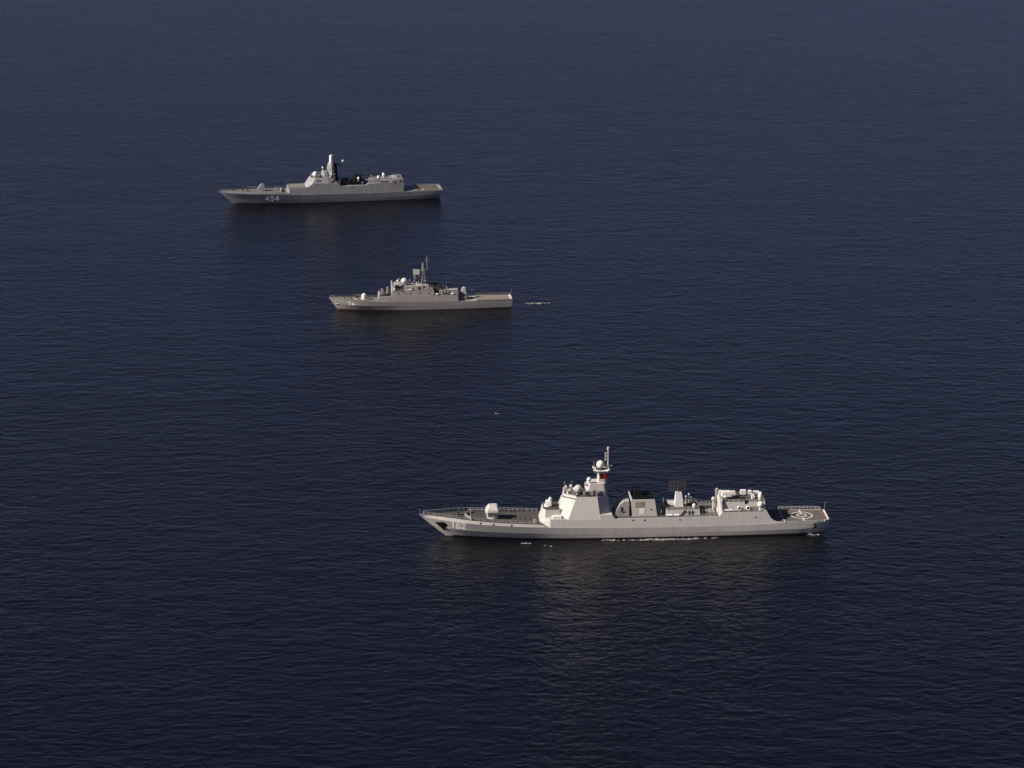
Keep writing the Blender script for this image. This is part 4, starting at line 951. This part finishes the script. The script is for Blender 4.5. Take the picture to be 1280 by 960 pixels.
    mb = MB(); mb.bar((24.2, 0, zg + 2.2), (17.2, 0, zg + 2.6), .16, .1, 8); mb.build('gun_barrel', M['mid'], g, L)
    for u, v in ((14.4, .8), (17.6, 1.6), (9.0, .4)):
        mb = MB(); zz = zk(u) - .25; mb.lathe((u, v, zz), [(.6, 0), (.45, .4), (.6, 1.2)], 12); mb.build('capstan', M['dark'], root, L)
    mb = MB(); mb.bar((.7, 0, 8.0), (.4, 0, 10.0), .06, .05, 5); mb.build('jackstaff', M['grey3'], root, L)
    mb = MB(); mb.box(34, 36, -3.2, -1.4, zk(35) - .25, zk(35) + .9, .1, .1); mb.build('deck_locker', M['light3'], root, L)
    mb = MB(); mb.box(37.6, 38.0, -4.2, 4.2, zk(37) - .25, zk(37) + 1.1); mb.build('breakwater', M['light3'], root, L)
    return root
build_frigate()

# ------------------------------------------------------------------ foam on the water
def foam_material():
    m, nt, b = new_mat('sea_foam')
    N, L = nt.nodes, nt.links
    b.inputs['Base Color'].default_value = (0.40, 0.41, 0.42, 1); b.inputs['Roughness'].default_value = 0.9
    tc = N.new('ShaderNodeTexCoord'); n = N.new('ShaderNodeTexNoise'); n.inputs['Scale'].default_value = 0.9; n.inputs['Detail'].default_value = 5
    L.new(tc.outputs['Object'], n.inputs['Vector'])
    r = N.new('ShaderNodeMapRange'); r.inputs['From Min'].default_value = 0.44; r.inputs['From Max'].default_value = 0.60
    r.inputs['To Max'].default_value = 0.6
    L.new(n.outputs['Fac'], r.inputs['Value']); L.new(r.outputs[0], b.inputs['Alpha'])
    return m
FOAM = foam_material()
def foam(cx, cy, rx, ry, ang, n, label, cat='foam', arc=0.0, h=0.22):
    """a patch of small ragged foam lumps lying on the water"""
    bm = bmesh.new(); a = math.radians(ang)
    for _ in range(n):
        s = random.uniform(-1, 1); t = random.gauss(0, .45)
        x = s * rx; y = t * ry * (1 - .6 * abs(s)) + arc * (1 - s * s)
        r = random.uniform(.15, .5) * min(1.0, .35 + ry * .45); k = random.randint(6, 9)
        X, Y = x * math.cos(a) - y * math.sin(a), x * math.sin(a) + y * math.cos(a)
        lo = []; hi = []
        st = random.uniform(2.0, 6.0)
        for i in range(k):
            q = 2 * math.pi * i / k; rr = r * random.uniform(.55, 1.2)
            lo.append(bm.verts.new((X + rr * st * math.cos(q), Y + rr * math.sin(q), -.05)))
            hi.append(bm.verts.new((X + rr * st * .7 * math.cos(q), Y + rr * .7 * math.sin(q), h * random.uniform(.3, 1.0))))
        bm.faces.new(hi)
        for i in range(k): bm.faces.new((lo[i], lo[(i+1) % k], hi[(i+1) % k], hi[i]))
    bmesh.ops.recalc_face_normals(bm, faces=bm.faces)
    me = bpy.data.meshes.new('foam_patch'); bm.to_mesh(me); bm.free(); me.materials.append(FOAM)
    o = bpy.data.objects.new('foam_patch', me); C.objects.link(o); o.location = (cx, cy, 0.02)
    o['label'] = label; o['category'] = cat; o['kind'] = 'stuff'
    return o
foam(55.5, 1033.4, 6.0, 1.4, 3, 60, 'bright curl of foam against the hull amidships of ship 162')
foam(65.5, 1033.8, 7.5, 1.4, 3, 46, 'broken foam under the after house of ship 162')
foam(46.1, 1032.9, 3.5, 1.0, 3, 14, 'thin foam line under the funnel of ship 162')
foam(38.0, 1032.7, 2.6, 1.0, 3, 18, 'small foam lick below the mast of ship 162')
foam(75.0, 1035.4, 5.0, 1.0, 3, 12, 'faint foam trail near the hangar of ship 162')
foam(3.7, 1029.3, 3.0, 2.0, 5, 3, 'scattered foam specks below the foredeck of ship 162')
foam(13.6, 1026.4, 4.5, 2.8, 5, 3, 'loose foam specks below the bridge of ship 162')
foam(118.2, 1039.3, 2.4, 1.0, 3, 16, 'short foam streak under the stern of ship 162')
foam(-16.5, 1398.3, 3.2, 1.0, 5, 16, 'short foam streak under the flight deck of ship 74')
foam(12.9, 1407.5, 6.2, 1.6, 3, 30, 'pale wake foam astern of ship 74')
foam(-34.5, 1376.9, 1.6, 0.8, 0, 3, 'small white cap in the water below ship 74')
foam(-6.3, 1206.7, 1.3, 1.0, 0, 6, 'lone white cap on open water between ships 74 and 162')
foam(-62.5, 1393.6, 1.5, 0.8, 5, 5, 'foam fleck at the waterline under the bow gun of ship 74')
foam(-66.7, 1395.9, 2, 0.8, 5, 5, 'foam fleck at the waterline under the deckhouse of ship 74')
